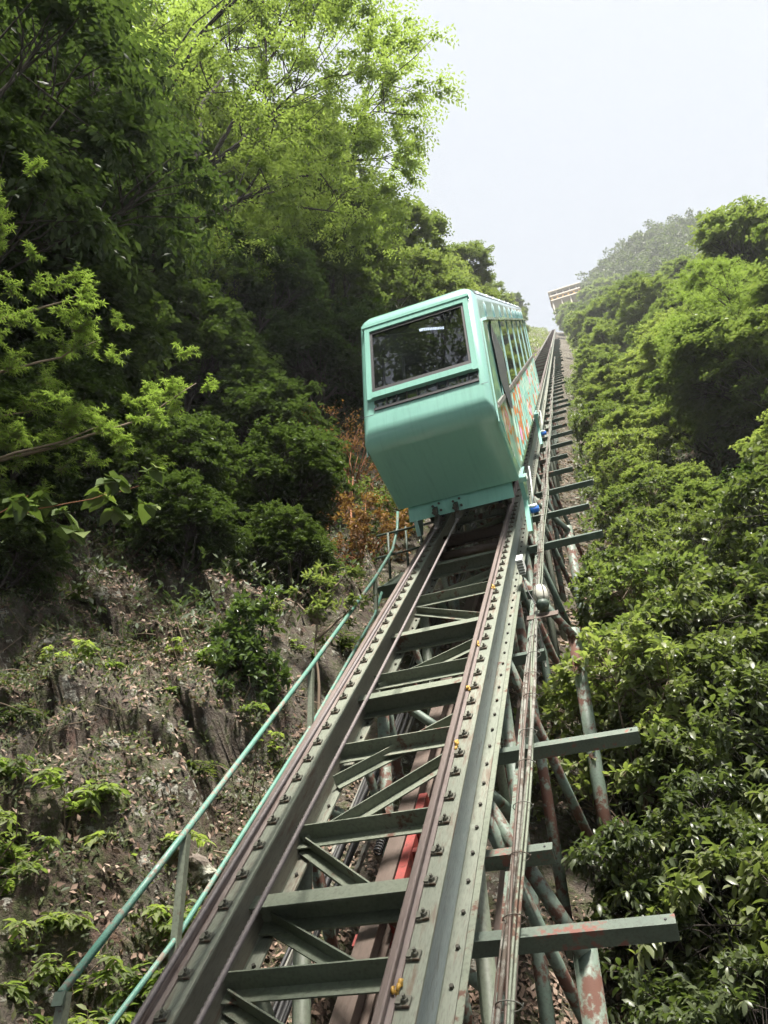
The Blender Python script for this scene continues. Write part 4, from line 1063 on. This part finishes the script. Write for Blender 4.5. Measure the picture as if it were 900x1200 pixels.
# --- left: wall of tall trees along the track beyond the car
G = 'tall trees lining the left of the track'
lt = [(tallB, -4.9, 23., .95, 'tall tree rising directly behind the car roof, left of the track'), (tallA, -8.0, 25., 1.1, 'tall tree behind the light green tree, left of the car'), (tallB, -4.8, 29., 1.05, 'dark round-topped tree on the skyline right of the light green tree'), (tallA, -8.5, 34., 1.1, 'tall tree behind the round-topped skyline tree'),
      (tallB, -4.4, 38., .95, 'skyline tree above the car roof on the left'), (tallA, -4.6, 48., .9, 'hazy tree on the left skyline above the car'), (tallB, -4.4, 60., .85, 'thin-crowned hazy tree left of the upper track'), (tallA, -4.8, 74., .8, 'hazy tree left of the upper track with feathery top'),
      (tallB, -4.8, 94., .75, 'small hazy tree left of the far track'), (tallA, -5.5, 112., .8, 'pale hazy tree near the far end of the track on the left'), (tallB, -5.4, 134., .8, 'palest small tree by the far track end on the left'), (tallA, -11., 38., 1.4, 'tall tree deep behind the light green tree'),
      (tallA, -12., 17., 1.35, 'tall tree behind the dark drooping tree at upper left'), (tallB, -11., 24., 1.3, 'tall tree filling the gap behind the light green tree crown'), (tallA, -6.2, 160., .9, 'farthest tree left of the track end'),
      (tallB, -3.5, 56., .5, 'low tree pressed against the left of the track above the car'), (tallB, -3.6, 70., .55, 'low hazy tree close to the left rail far above the car'), (tallA, -3.9, 86., .5, 'low hazy tree close to the left rail, higher up'), (tallB, -4.0, 104., .6, 'highest low hazy tree close to the left rail')]
for pr_, a, u, s, lab in lt: tree(pr_, 'tall_tree', a, u, s, lab, G)
lightT.place('light_green_tree', gpt(-8.2, 15.5, -.1), 1.0, 0.0, 'big airy light green tree with dark forking branches, upper left', 'tree')
G = 'dark evergreens on the left bank'
dk = [(darkB, -6.4, 7.2, 1.35, 'dark drooping evergreen in the top left corner'), (darkB, -8.2, 10.4, 1.4, 'dark evergreen behind the drooping corner tree'), (darkA, -6.0, 13.6, 1.05, 'glossy dark evergreen under the light green tree'), (darkA, -4.9, 13.4, .95, 'dark rounded evergreen above the shadowed hollow, left of the car'),
      (darkA, -6.9, 10.2, 1.2, 'dark evergreen behind the maple sprays'), (darkA, -4.3, 17.0, 1.0, 'dark evergreen just left of the car front'), (darkA, -6.2, 18.5, 1.15, 'dark evergreen between the light tree and the car'), (darkB, -9.0, 15.0, 1.2, 'dark evergreen deep behind the light tree trunk'),
      (darkA, -8.0, 8.6, .85, 'dark low evergreen behind the maple at the left edge'), (darkA, -3.9, 21.0, 1.0, 'dark evergreen behind the car, left side'), (darkA, -6.1, 9.7, .7, 'dark bush above the rock bank left of the hollow'),
      (darkA, -5.2, 7.4, .55, 'dark shrub under the heart-leaved shrub at the left edge'), (darkA, -5.6, 8.6, .62, 'dark shrub in the shade behind the camellia, left'), (darkA, -4.6, 10.4, .5, 'dark shrub in the hollow behind the camellia'), (darkA, -4.6, 6.3, .4, 'low dark shrub on the ledge at the left edge'), (darkA, -3.6, 8.3, .42, 'low dark shrub just behind the camellia top'), (darkA, -3.2, 10.4, .62, 'dark evergreen filling the hollow right of the camellia'), (darkA, -4.3, 9.3, .58, 'dark evergreen at the back of the hollow above the rock bank'), (darkA, -2.6, 9.0, .36, 'dark shrub by the handrail bend in the hollow')]
for pr_, a, u, s, lab in dk: tree(pr_, 'dark_evergreen', a, u, s, lab, G)

for pr_, a, u, s, lab in ((lightT, -7.4, -10.5, 1.6, 'airy tall tree on the left bank downhill of the view, mirrored in the windscreen'), (tallB, 1.0, -17., 2.0, 'tall tree below the lower track end, mirrored in the windscreen')):
    tree(pr_, 'lower_tree', a, u, s, lab, 'trees below the lower end of the track', sz=1.25, rz=0.0)
# --- plants built from explicit branches
def sprig_tree(name, label, cat, foot, branches, seed, template, mat, bark, leaf, n_twig=5, tlen=.35, n_leaf=9, per=.22, r0=.03, flat=.3, droop=.2, ldroop=.35, ang=50, width=1.0, spread=.25, group=None, twigs=.003, whorl=False, tilt=.3, start=.25):
    """foot: world point; branches: polylines in world points relative to the foot"""
    rng = np.random.RandomState(seed)
    e = empty(name, foot, (0, 0, 0), label, cat, group)
    mb = MB(); C = []; D = []
    for br in branches:
        p = [Vector(q) for q in br]
        # resample smoothly
        pts = []
        for i in range(len(p)-1):
            for t in (0, .33, .66): pts.append(p[i].lerp(p[i+1], t) + Vector(rng.randn(3)*.012*(p[i+1]-p[i]).length))
        pts.append(p[-1])
        n = len(pts); mb.tube(pts, [r0*(1-.85*i/(n-1)) for i in range(n)], 6)
        tot = sum((pts[i+1]-pts[i]).length for i in range(n-1)); m_ = max(2, int(tot/per))
        for k in range(m_):
            f = start + (1-start)*(k+rng.rand())/m_; q = f*(n-1); i = min(int(q), n-2)
            c = pts[i].lerp(pts[i+1], q-i); d = (pts[i+1]-pts[i]).normalized()
            c = c + Vector(rng.randn(3))*spread*(0.3+.7*(1-abs(f-.6)))*Vector((1, 1, .45)).length*.5
            C.append(c); D.append(d)
    C = np.array(C); D = np.array(D)
    pos, ld, nr, t0, t1 = sprays(rng, C, D*1.0, n_twig, tlen, n_leaf, flat, droop, ang, whorl, ldroop, .8, tilt)
    me = leaf_mesh('crown', pos, ld, nr, leaf*(.65+.6*rng.rand(len(pos))), template, M[mat], rng, width)
    if twigs: twig_mesh_add(mb, t0, t1, twigs)
    tm = mb.mesh('trunk', True); tm.materials.append(M[bark])
    link('trunk', tm, e); link('crown', me, e)
    return e
def rel(foot, *loc): return [tuple(l2w(*q)-foot) for q in loc]
# maple on the left: trunk stands left of the view, branches arch to the right
f0 = gpt(-5.3, 5.0, -.1)
sprig_tree('maple_tree', 'bright green maple with fine drooping leaves reaching in from the left edge', 'tree', f0, [
    rel(f0, (-5.3, 5.0, 1.6), (-5.3, 6.6, 2.9), (-4.9, 7.4, 3.9), (-4.4, 8.0, 4.6), (-4.1, 8.4, 5.25)),
    rel(f0, (-5.2, 6.8, 3.1), (-4.8, 7.2, 3.5), (-4.2, 7.8, 3.75), (-3.8, 8.2, 3.8), (-3.6, 8.45, 3.85)),
    rel(f0, (-5.2, 6.4, 2.7), (-4.8, 6.9, 3.05), (-4.3, 7.5, 3.2), (-3.8, 8.0, 3.2), (-3.5, 8.4, 3.3)),
    rel(f0, (-5.2, 6.2, 2.4), (-4.9, 6.8, 2.7), (-4.5, 7.3, 2.75), (-4.1, 7.7, 2.7)),
    rel(f0, (-4.9, 7.4, 3.9), (-4.8, 7.9, 4.3), (-4.5, 8.3, 4.7)),
    rel(f0, (-5.2, 6.0, 2.2), (-4.7, 6.9, 2.3), (-4.0, 7.7, 2.25), (-3.4, 8.6, 2.3), (-2.95, 9.3, 2.55)),
    rel(f0, (-5.2, 6.0, 2.1), (-4.9, 6.6, 2.25), (-4.4, 7.1, 2.3), (-3.9, 7.6, 2.3), (-3.6, 8.0, 2.35))],
    31, 'maple', 'lf_maple', 'bark_pale', .082, n_twig=5, tlen=.26, n_leaf=7, per=.115, r0=.030, flat=.18, droop=.2, ldroop=.5, spread=.34)
# broad-leaved plant with heart-shaped leaves hanging over the bank
f0 = gpt(-4.6, 5.9, -.05)
sprig_tree('heart_leaved_shrub', 'shrub with a few large pale heart-shaped leaves over the left bank', 'shrub', f0, [
    rel(f0, (-4.6, 5.9, .9), (-4.5, 6.5, 1.5), (-4.0, 6.9, 1.7), (-3.5, 7.2, 1.62), (-3.1, 7.5, 1.6)), rel(f0, (-4.5, 6.5, 1.5), (-4.2, 6.6, 1.75), (-3.9, 6.8, 1.85))],
    32, 'heart', 'lf_camellia', 'bark_rust', .21, n_twig=2, tlen=.16, n_leaf=3, per=.19, r0=.014, ldroop=.75, ang=70, width=.95, spread=.22, twigs=.003, start=.4)
# camellia on the bank
rng = np.random.RandomState(41)
f0 = gpt(-2.2, 6.4, -.05)
def bush(name, label, f0, n, rx, rz_, cz, template, mat, leaf, seed, n_twig=4, n_leaf=8, tlen=.16, bark='bark', cat='shrub', width=1.0, ldroop=.15, stems=8, whorl=True, group=None):
    rng = np.random.RandomState(seed); e = empty(name, f0, (0, 0, 0), label, cat, group)
    d = sphere_dirs(rng, n); r = rng.rand(n, 1)**.45
    C = d*r*np.array([rx, rx, rz_])*(1+.35*np.sin(d[:, :1]*5+seed)*np.cos(d[:, 1:2]*4)) + np.array([0, 0, cz])
    pos, ld, nr, t0, t1 = sprays(rng, C, d + np.array([0, 0, .5]), n_twig, tlen, n_leaf, .7, .05, 58, whorl, ldroop, .9, .4)
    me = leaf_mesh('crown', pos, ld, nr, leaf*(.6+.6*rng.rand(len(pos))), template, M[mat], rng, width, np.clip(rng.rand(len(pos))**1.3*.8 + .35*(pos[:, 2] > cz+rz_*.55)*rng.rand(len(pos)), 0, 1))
    mb = MB()
    for i in range(stems):
        q = Vector(C[rng.randint(n)]); mb.tube([Vector((rng.randn()*.04, rng.randn()*.04, -.15)), q*.5+Vector((0, 0, .06)), q], [.016, .011, .004], 5)
    twig_mesh_add(mb, t0, t1, .0028)
    tm = mb.mesh('stem', True); tm.materials.append(M[bark]); so_ = link('stem', tm, e); link('crown', me, e)
    if stems > 12: tag(so_, kind='stuff')
    return e
bush('camellia_shrub', 'small camellia shrub with glossy leaves on the bank beside the handrail', f0, 95, .36, .66, .66, 'oval', 'lf_camellia', .08, 42)
# sapling with a pale thin trunk by the handrail
f0 = gpt(-1.7, 6.75, -.05)
z1 = lambda h, da=0, dy=0: (da, dy, h)
sprig_tree('thin_sapling', 'thin pale-trunked sapling standing by the handrail above the camellia', 'sapling', f0, [
    [z1(-.1), z1(.6, .02), z1(1.1, -.02), z1(1.6, .03), z1(1.95, .05)], [z1(1.1, -.02), z1(1.35, .2, .1), z1(1.5, .4, .1)], [z1(1.3), z1(1.55, -.2, -.1), z1(1.65, -.36, -.1)], [z1(1.6, .03), z1(1.8, .2, .1), z1(1.9, .32, .1)]],
    33, 'lance', 'lf_mid', 'bark_pale', .085, n_twig=4, tlen=.16, n_leaf=7, per=.13, r0=.020, spread=.12, start=.62, whorl=True)
# rust-brown dead scrub beside the car
f0 = gpt(-3.3, 15.0, -.05)
bush('rust_brown_scrub', 'rust-brown dry scrub on the slope just left of the car bottom', f0, 150, 1.5, 1.3, .8, 'diamond', 'lf_brown', .075, 43, n_leaf=5, tlen=.4, bark='bark_rust', stems=60)
bush('rust_brown_scrub', 'low reddish dry scrub under the landing railing', gpt(-2.6, 12.6, -.05), 130, 1.0, .7, .45, 'diamond', 'lf_brown', .08, 44, n_leaf=8, tlen=.25, bark='bark_rust', stems=16)
bush('olive_scrub', 'yellow-olive scrub between the rust-brown scrub and the car apron', gpt(-2.2, 14.0, -.05), 110, .9, .8, .6, 'diamond', 'lf_mid', .08, 45, n_leaf=8, tlen=.25, bark='bark_rust', stems=12)
# bare red-brown sapling in front of the scrub
e = empty('bare_sapling', gpt(-3.0, 13.2, -.05), (0, 0, 0), 'bare forked red-brown sapling against the scrub left of the car', 'sapling')
mb = MB(); b_r = random.Random(6)
def fork(p, d, ln, r, lev):
    q = p + d*ln; mb.tube([p, p.lerp(q, .5)+Vector((b_r.uniform(-.04, .04), b_r.uniform(-.04, .04), 0))*ln, q], [r, r*.85, r*.65], 5)
    if lev == 0: return
    for i in range(2 if lev > 1 else 3):
        v = Vector((b_r.uniform(-.8, .8), b_r.uniform(-.6, .6), b_r.uniform(.2, .9))); fork(q, (d*.7+v*.6).normalized(), ln*.68, r*.62, lev-1)
fork(Vector((0, 0, -.1)), Vector((.05, 0, 1)), 1.05, .03, 4)
tm = mb.mesh('branches', True); tm.materials.append(M['bark_rust']); link('branches', tm, e)

# --- undergrowth and fallen leaves (uncountable): scattered over the ground
def scatter(name, label, cat, n, amin, amax, umin, umax, seed, template, mat, leaf, stand, width=1.0, keep=None, lift=.02, clump=1):
    rng = np.random.RandomState(seed)
    nb = n//clump
    a = rng.uniform(amin, amax, nb); u = rng.uniform(umin, umax, nb)
    if keep is not None:
        k = keep(a, u, rng); a, u = a[k], u[k]
    nb = len(a)
    a = np.repeat(a, clump) + rng.randn(nb*clump)*.03*(clump > 1); u = np.repeat(u, clump) + rng.randn(nb*clump)*.03*(clump > 1)
    w = gw(a, u)
    mask = np.clip((-1.7-a)/.5, 0, 1)*np.clip((a+7.6)/1.5, 0, 1)*np.clip((u-1), 0, 1)*np.clip((13.5-u)/3, 0, 1)
    w = w + rocky(a, u)*mask
    pos = np.stack([a, u*CT-w*ST, u*ST+w*CT], -1); e_ = .05
    nx = -(gw(a+e_, u)-gw(a-e_, u))/(2*e_)
    nrm = unit(np.stack([nx, -ST*np.ones_like(a), CT*np.ones_like(a)], -1))
    pos = pos + nrm*lift*(.3+rng.rand(len(a), 1))
    ld = sphere_dirs(rng, len(a))
    ld = ld - nrm*np.sum(ld*nrm, -1, keepdims=True)*(1-stand*.5)
    ld = unit(ld) + np.array([0, 0, stand])*rng.rand(len(a), 1) + nrm*stand*.6
    nr = unit(nrm + .5*rng.randn(len(a), 3) + np.array([0, 0, .5]))
    me = leaf_mesh(name, pos, unit(ld), nr, leaf*(.5+.8*rng.rand(len(a))), template, M[mat], rng, width)
    return tag(link(name, me), label, cat, kind='stuff')
def bare(k):
    """thin the cover on the steep bare rock face of the lower bank"""
    return lambda a, u, rng: k(a, u, rng) & ((((a+2.5)/.85)**2 + ((u-4.9)/1.5)**2 > 1) | (rng.rand(len(a)) < .45))
def patchy(th, s, f=1.0): return lambda a, u, rng: (_wave(a*2.2*f, u*2.2*f, s) + rng.randn(len(a))*.5) > th
scatter('leaf_litter', 'fallen brown leaves strewn over the bank and under the track', 'leaf litter', 64000, -5.5, 1.2, 1.5, 13, 51, 'scrap', 'lf_litter', .058, .3, .9, bare(patchy(.55, 12)))
scatter('leaf_litter', 'fallen leaves on the soil below the right-hand trees', 'leaf litter', 12000, -1, 6, 9, 30, 52, 'scrap', 'lf_litter', .11, .12, 1.2, None)
scatter('undergrowth', 'low green herbs growing over the left bank', 'undergrowth', 110000, -7, -1.5, 1.8, 12, 53, 'diamond', 'lf_fern', .05, .75, .9, bare(patchy(.1, 31)), .05, 5)
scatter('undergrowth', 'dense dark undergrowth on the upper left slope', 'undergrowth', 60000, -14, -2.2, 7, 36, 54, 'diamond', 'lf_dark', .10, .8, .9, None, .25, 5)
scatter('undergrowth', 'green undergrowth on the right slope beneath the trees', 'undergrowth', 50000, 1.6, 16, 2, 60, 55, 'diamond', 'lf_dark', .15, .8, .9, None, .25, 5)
scatter('bank_grass', 'thin grass blades hanging on the left bank', 'grass', 9000, -6, -1.6, 1.8, 10, 56, 'blade', 'lf_fern', .26, .8, .8, patchy(.9, 40), .02, 9)
scatter('undergrowth', 'scrub covering the slopes beside the upper track', 'undergrowth', 60000, -30, 40, 26, 236, 57, 'diamond', 'lf_far', .5, .8, 1.0, lambda a, u, rng: np.abs(a-.3) > 2.0, .6, 5)
scatter('undergrowth', 'low scrub on the soil strip right of the dark outriggers', 'undergrowth', 26000, .85, 2.6, 10.5, 70, 58, 'diamond', 'lf_mid', .15, .8, 1.0, patchy(-.2, 44), .2, 5)
# dry stems and creepers hanging over the rock
tw = MB(); tr_ = random.Random(15)
for i in range(170):
    a = tr_.uniform(-5.5, -1.7); u = tr_.uniform(3, 11); p = gpt(a, u, .05); L_ = tr_.uniform(.25, .9)
    d = Vector((tr_.uniform(-.8, .8), tr_.uniform(-.6, .1), tr_.uniform(-.7, .8))).normalized(); n_ = Vector((.3, -.6, .4))
    tw.tube([p, p+d*L_*.35+n_*.10*L_*tr_.random(), p+d*L_*.7+n_*.22*L_*tr_.random()+Vector((tr_.uniform(-.08, .08), 0, -.04)), p+d*L_+n_*.2*L_*tr_.random()+Vector((tr_.uniform(-.1, .1), 0, -.12*L_))], [.006, .005, .004, .002], 4, cap=False)
tag(tw.build('dry_stems', M['bark_pale'], None, True), 'dry stems and creepers hanging over the left bank', 'twigs', kind='stuff')
# ferny herbs at the lower left
hr = np.random.RandomState(61)
def herb(name, label, a, u, n, seed, leaf=.09, template='lance', mat='lf_light', h=.3, group=None):
    f0 = gpt(a, u, -.02)
    br = []
    r_ = np.random.RandomState(seed)
    for i in range(n):
        t = r_.rand()*6.28; l_ = h*(.7+.6*r_.rand())
        br.append([(0, 0, -.03), (.3*l_*math.cos(t), .3*l_*math.sin(t), .7*l_), (.75*l_*math.cos(t), .75*l_*math.sin(t), .95*l_), (1.2*l_*math.cos(t), 1.2*l_*math.sin(t), .85*l_)])
    return sprig_tree(name, label, 'plant', f0, br, seed, template, mat, 'bark_pale', leaf, n_twig=2, tlen=.10, n_leaf=6, per=.09, r0=.006, ldroop=.25, spread=.03, twigs=.002, start=.2, width=1.0, group=group)
for i, (a, u, lab) in enumerate(((-2.05, 2.55, 'leafy herb at the bottom left corner below the handrail end'), (-2.45, 2.75, 'leafy herb at the left edge near the handrail foot'), (-1.95, 2.95, 'light green herb in the litter right of the corner herb'), (-2.9, 3.1, 'pale herb at the left edge above the leaf litter'), (-1.75, 3.45, 'small herb between handrail post and rail beam'), (-2.9, 3.7, 'yellowish herb at the foot of the rock face'))):
    herb('herb', lab, a, u, 9, 70+i, group='herbs on the lower left bank')
hrng = np.random.RandomState(305)
hp = herb('herb', 'small leafy herb growing in the litter of the lower left bank', -2.3, 2.4, 8, 90, leaf=.075, h=.24, group='small herbs in the litter of the left bank')
hk = list(hp.children)
for i in range(34):
    a = hrng.uniform(-3.6, -1.6); u = hrng.uniform(2.2, 4.4) if i < 22 else hrng.uniform(5.6, 8.0)
    c_ = hp.copy(); col.objects.link(c_); c_.location = gpt(a, u, -.02); c_.rotation_euler = (0, 0, hrng.rand()*6.28); q = hrng.uniform(.7, 1.3); c_.scale = (q, q, q)
    for k_ in hk:
        kc = k_.copy(); col.objects.link(kc); kc.parent = c_
def fern(a, u, lab, seed, n=13, ln=.45):
    f0 = gpt(a, u, .03); rng = np.random.RandomState(seed); e = empty('fern', f0, (0, 0, 0), lab, 'fern', 'ferns and grass tufts on the bank')
    mb = MB(); pos = []; ld = []; nr = []; sz = []
    for i in range(n):
        t = rng.rand()*6.28; l_ = ln*(.7+.5*rng.rand()); d = Vector((math.cos(t), math.sin(t), 0)); pp = []
        for k in range(9):
            s_ = k/8; pp.append(d*l_*s_ + Vector((0, 0, l_*(.9*s_-1.15*s_*s_))))
        mb.tube(pp, [.005*(1-.8*k/8) for k in range(9)], 4)
        for k in range(1, 9):
            for sg in (-1, 1):
                tng = (pp[k]-pp[k-1]).normalized(); sd_ = tng.cross(Vector((0, 0, 1))).normalized()*sg
                pos.append(pp[k]); ld.append(sd_+tng*.5); nr.append(Vector((0, 0, 1))+d*.4); sz.append(l_*.28*math.sin(math.pi*(.12+.88*(k/8))**.7)+.01)
    me = leaf_mesh('fronds', np.array(pos), np.array(ld), unit(np.array(nr)), np.array(sz), 'lance', M['lf_fern'], rng, .8)
    tm = mb.mesh('stalks'); tm.materials.append(M['lf_fern']); link('stalks', tm, e); link('fronds', me, e)
fern(-3.45, 5.0, 'hanging fern tuft on the rock face at the left edge', 81)
fern(-2.2, 5.4, 'fern on the rock ledge above the handrail', 82, 11, .3)
fern(-4.2, 7.4, 'grassy fern on the ledge left of the camellia', 83, 12, .5)
fern(-1.9, 8.4, 'fern in the shade below the landing', 84, 12, .5)

# --- boulders proud of the bank
def boulder(a, u, r, sq_, lab, seed, dw=0.0):
    bm = bmesh.new(); bmesh.ops.create_icosphere(bm, subdivisions=4, radius=1); rng = np.random.RandomState(seed)
    pl = [(Vector(unit(rng.randn(3))), .42+.35*rng.rand()) for _ in range(16)]
    for v in bm.verts:
        p = v.co.copy()
        for n_, d in pl:
            q = p.dot(n_)
            if q > d: p -= n_*(q-d)
        p += p.normalized()*(.05*math.sin(p.x*7+seed)+.04*math.sin(p.y*9+p.z*5)+.03*math.sin(p.x*19+p.y*13)+.03*math.sin(p.z*23+p.x*11))
        v.co = Vector((p.x*r*sq_[0], p.y*r*sq_[1], p.z*r*sq_[2]))
    me = bpy.data.meshes.new('rock'); bm.to_mesh(me); bm.free()
    o = link('rock', me, None, l2w(a, u, float(gw(a, u))+dw), M['rock']); o.rotation_euler = (TH*.8, -.5+rng.rand()*.5, rng.rand()*1.2)
    tag(o, lab, 'rock', 'rocks in the left bank')
for i, q in enumerate(((-1.95, 4.6, .26, (1, 1.1, .9), 'pale lichen-spotted rock beside the handrail post'), (-1.75, 3.7, .16, (1.5, 1, .6), 'flat pale stone at the foot of the second handrail post'))):
    boulder(*q[:4], q[4], 90+i, -.10)

# --- far wooded hill on the right of the station: one mass
def far_wood():
    rng = np.random.RandomState(99); C = []; Rr = []
    n = 900
    a = rng.uniform(9, 100, n); u = rng.uniform(212, 322, n)
    h = 6+4*rng.rand(n); w = gw(a, u)
    base = np.stack([a, u*CT-w*ST, u*ST+w*CT], -1)
    lob = 5; k = 70
    c = np.repeat(base, lob*k, axis=0); hh = np.repeat(h, lob*k)
    off = np.repeat(rng.randn(n*lob, 3)*np.array([1.6, 1.6, 1.1]), k, axis=0)
    d = sphere_dirs(rng, len(c)); d[:, 2] = np.abs(d[:, 2])*.8
    pos = c + off + np.array([0, 0, 1.])*(hh*.6)[:, None] + d*1.7*(.6+.4*rng.rand(len(c), 1))
    me = leaf_mesh('far_wood', pos, sphere_dirs(rng, len(c)), unit(d+.5*rng.randn(len(c), 3)), .85*(.6+.6*rng.rand(len(c))), 'diamond', M['lf_far'], rng, 1.2)
    tag(link('far_wood', me), 'hazy wooded hilltop beside the far station', 'wood', kind='stuff')
far_wood()

# ------------------------------------------------------------------ the hazy air
def haze_box(dens):
    g = bpy.data.objects['hillside_ground'].data; v = np.zeros(len(g.vertices)*3, np.float32); g.vertices.foreach_get('co', v); v = v.reshape(-1, 3)
    lo = v.min(0) - 2.0; hi = v.max(0) + 30.0; lo[0] -= 6; hi[0] += 6; lo[1] -= 20
    b = MB().box(lo[0], hi[0], lo[1], hi[1], lo[2], hi[2])
    mt = bpy.data.materials.new('hazy_air'); mt.use_nodes = True; t = mt.node_tree; t.nodes.clear()
    o = t.nodes.new('ShaderNodeOutputMaterial'); p = t.nodes.new('ShaderNodeVolumePrincipled')
    p.inputs['Color'].default_value = (0.93, 0.96, 1.0, 1); p.inputs['Density'].default_value = dens; p.inputs['Anisotropy'].default_value = 0.2
    t.links.new(p.outputs[0], o.inputs['Volume'])
    ob = b.build('haze', mt); tag(ob, 'thin pale haze filling the valley air', 'haze', kind='stuff')
haze_box(HAZE)
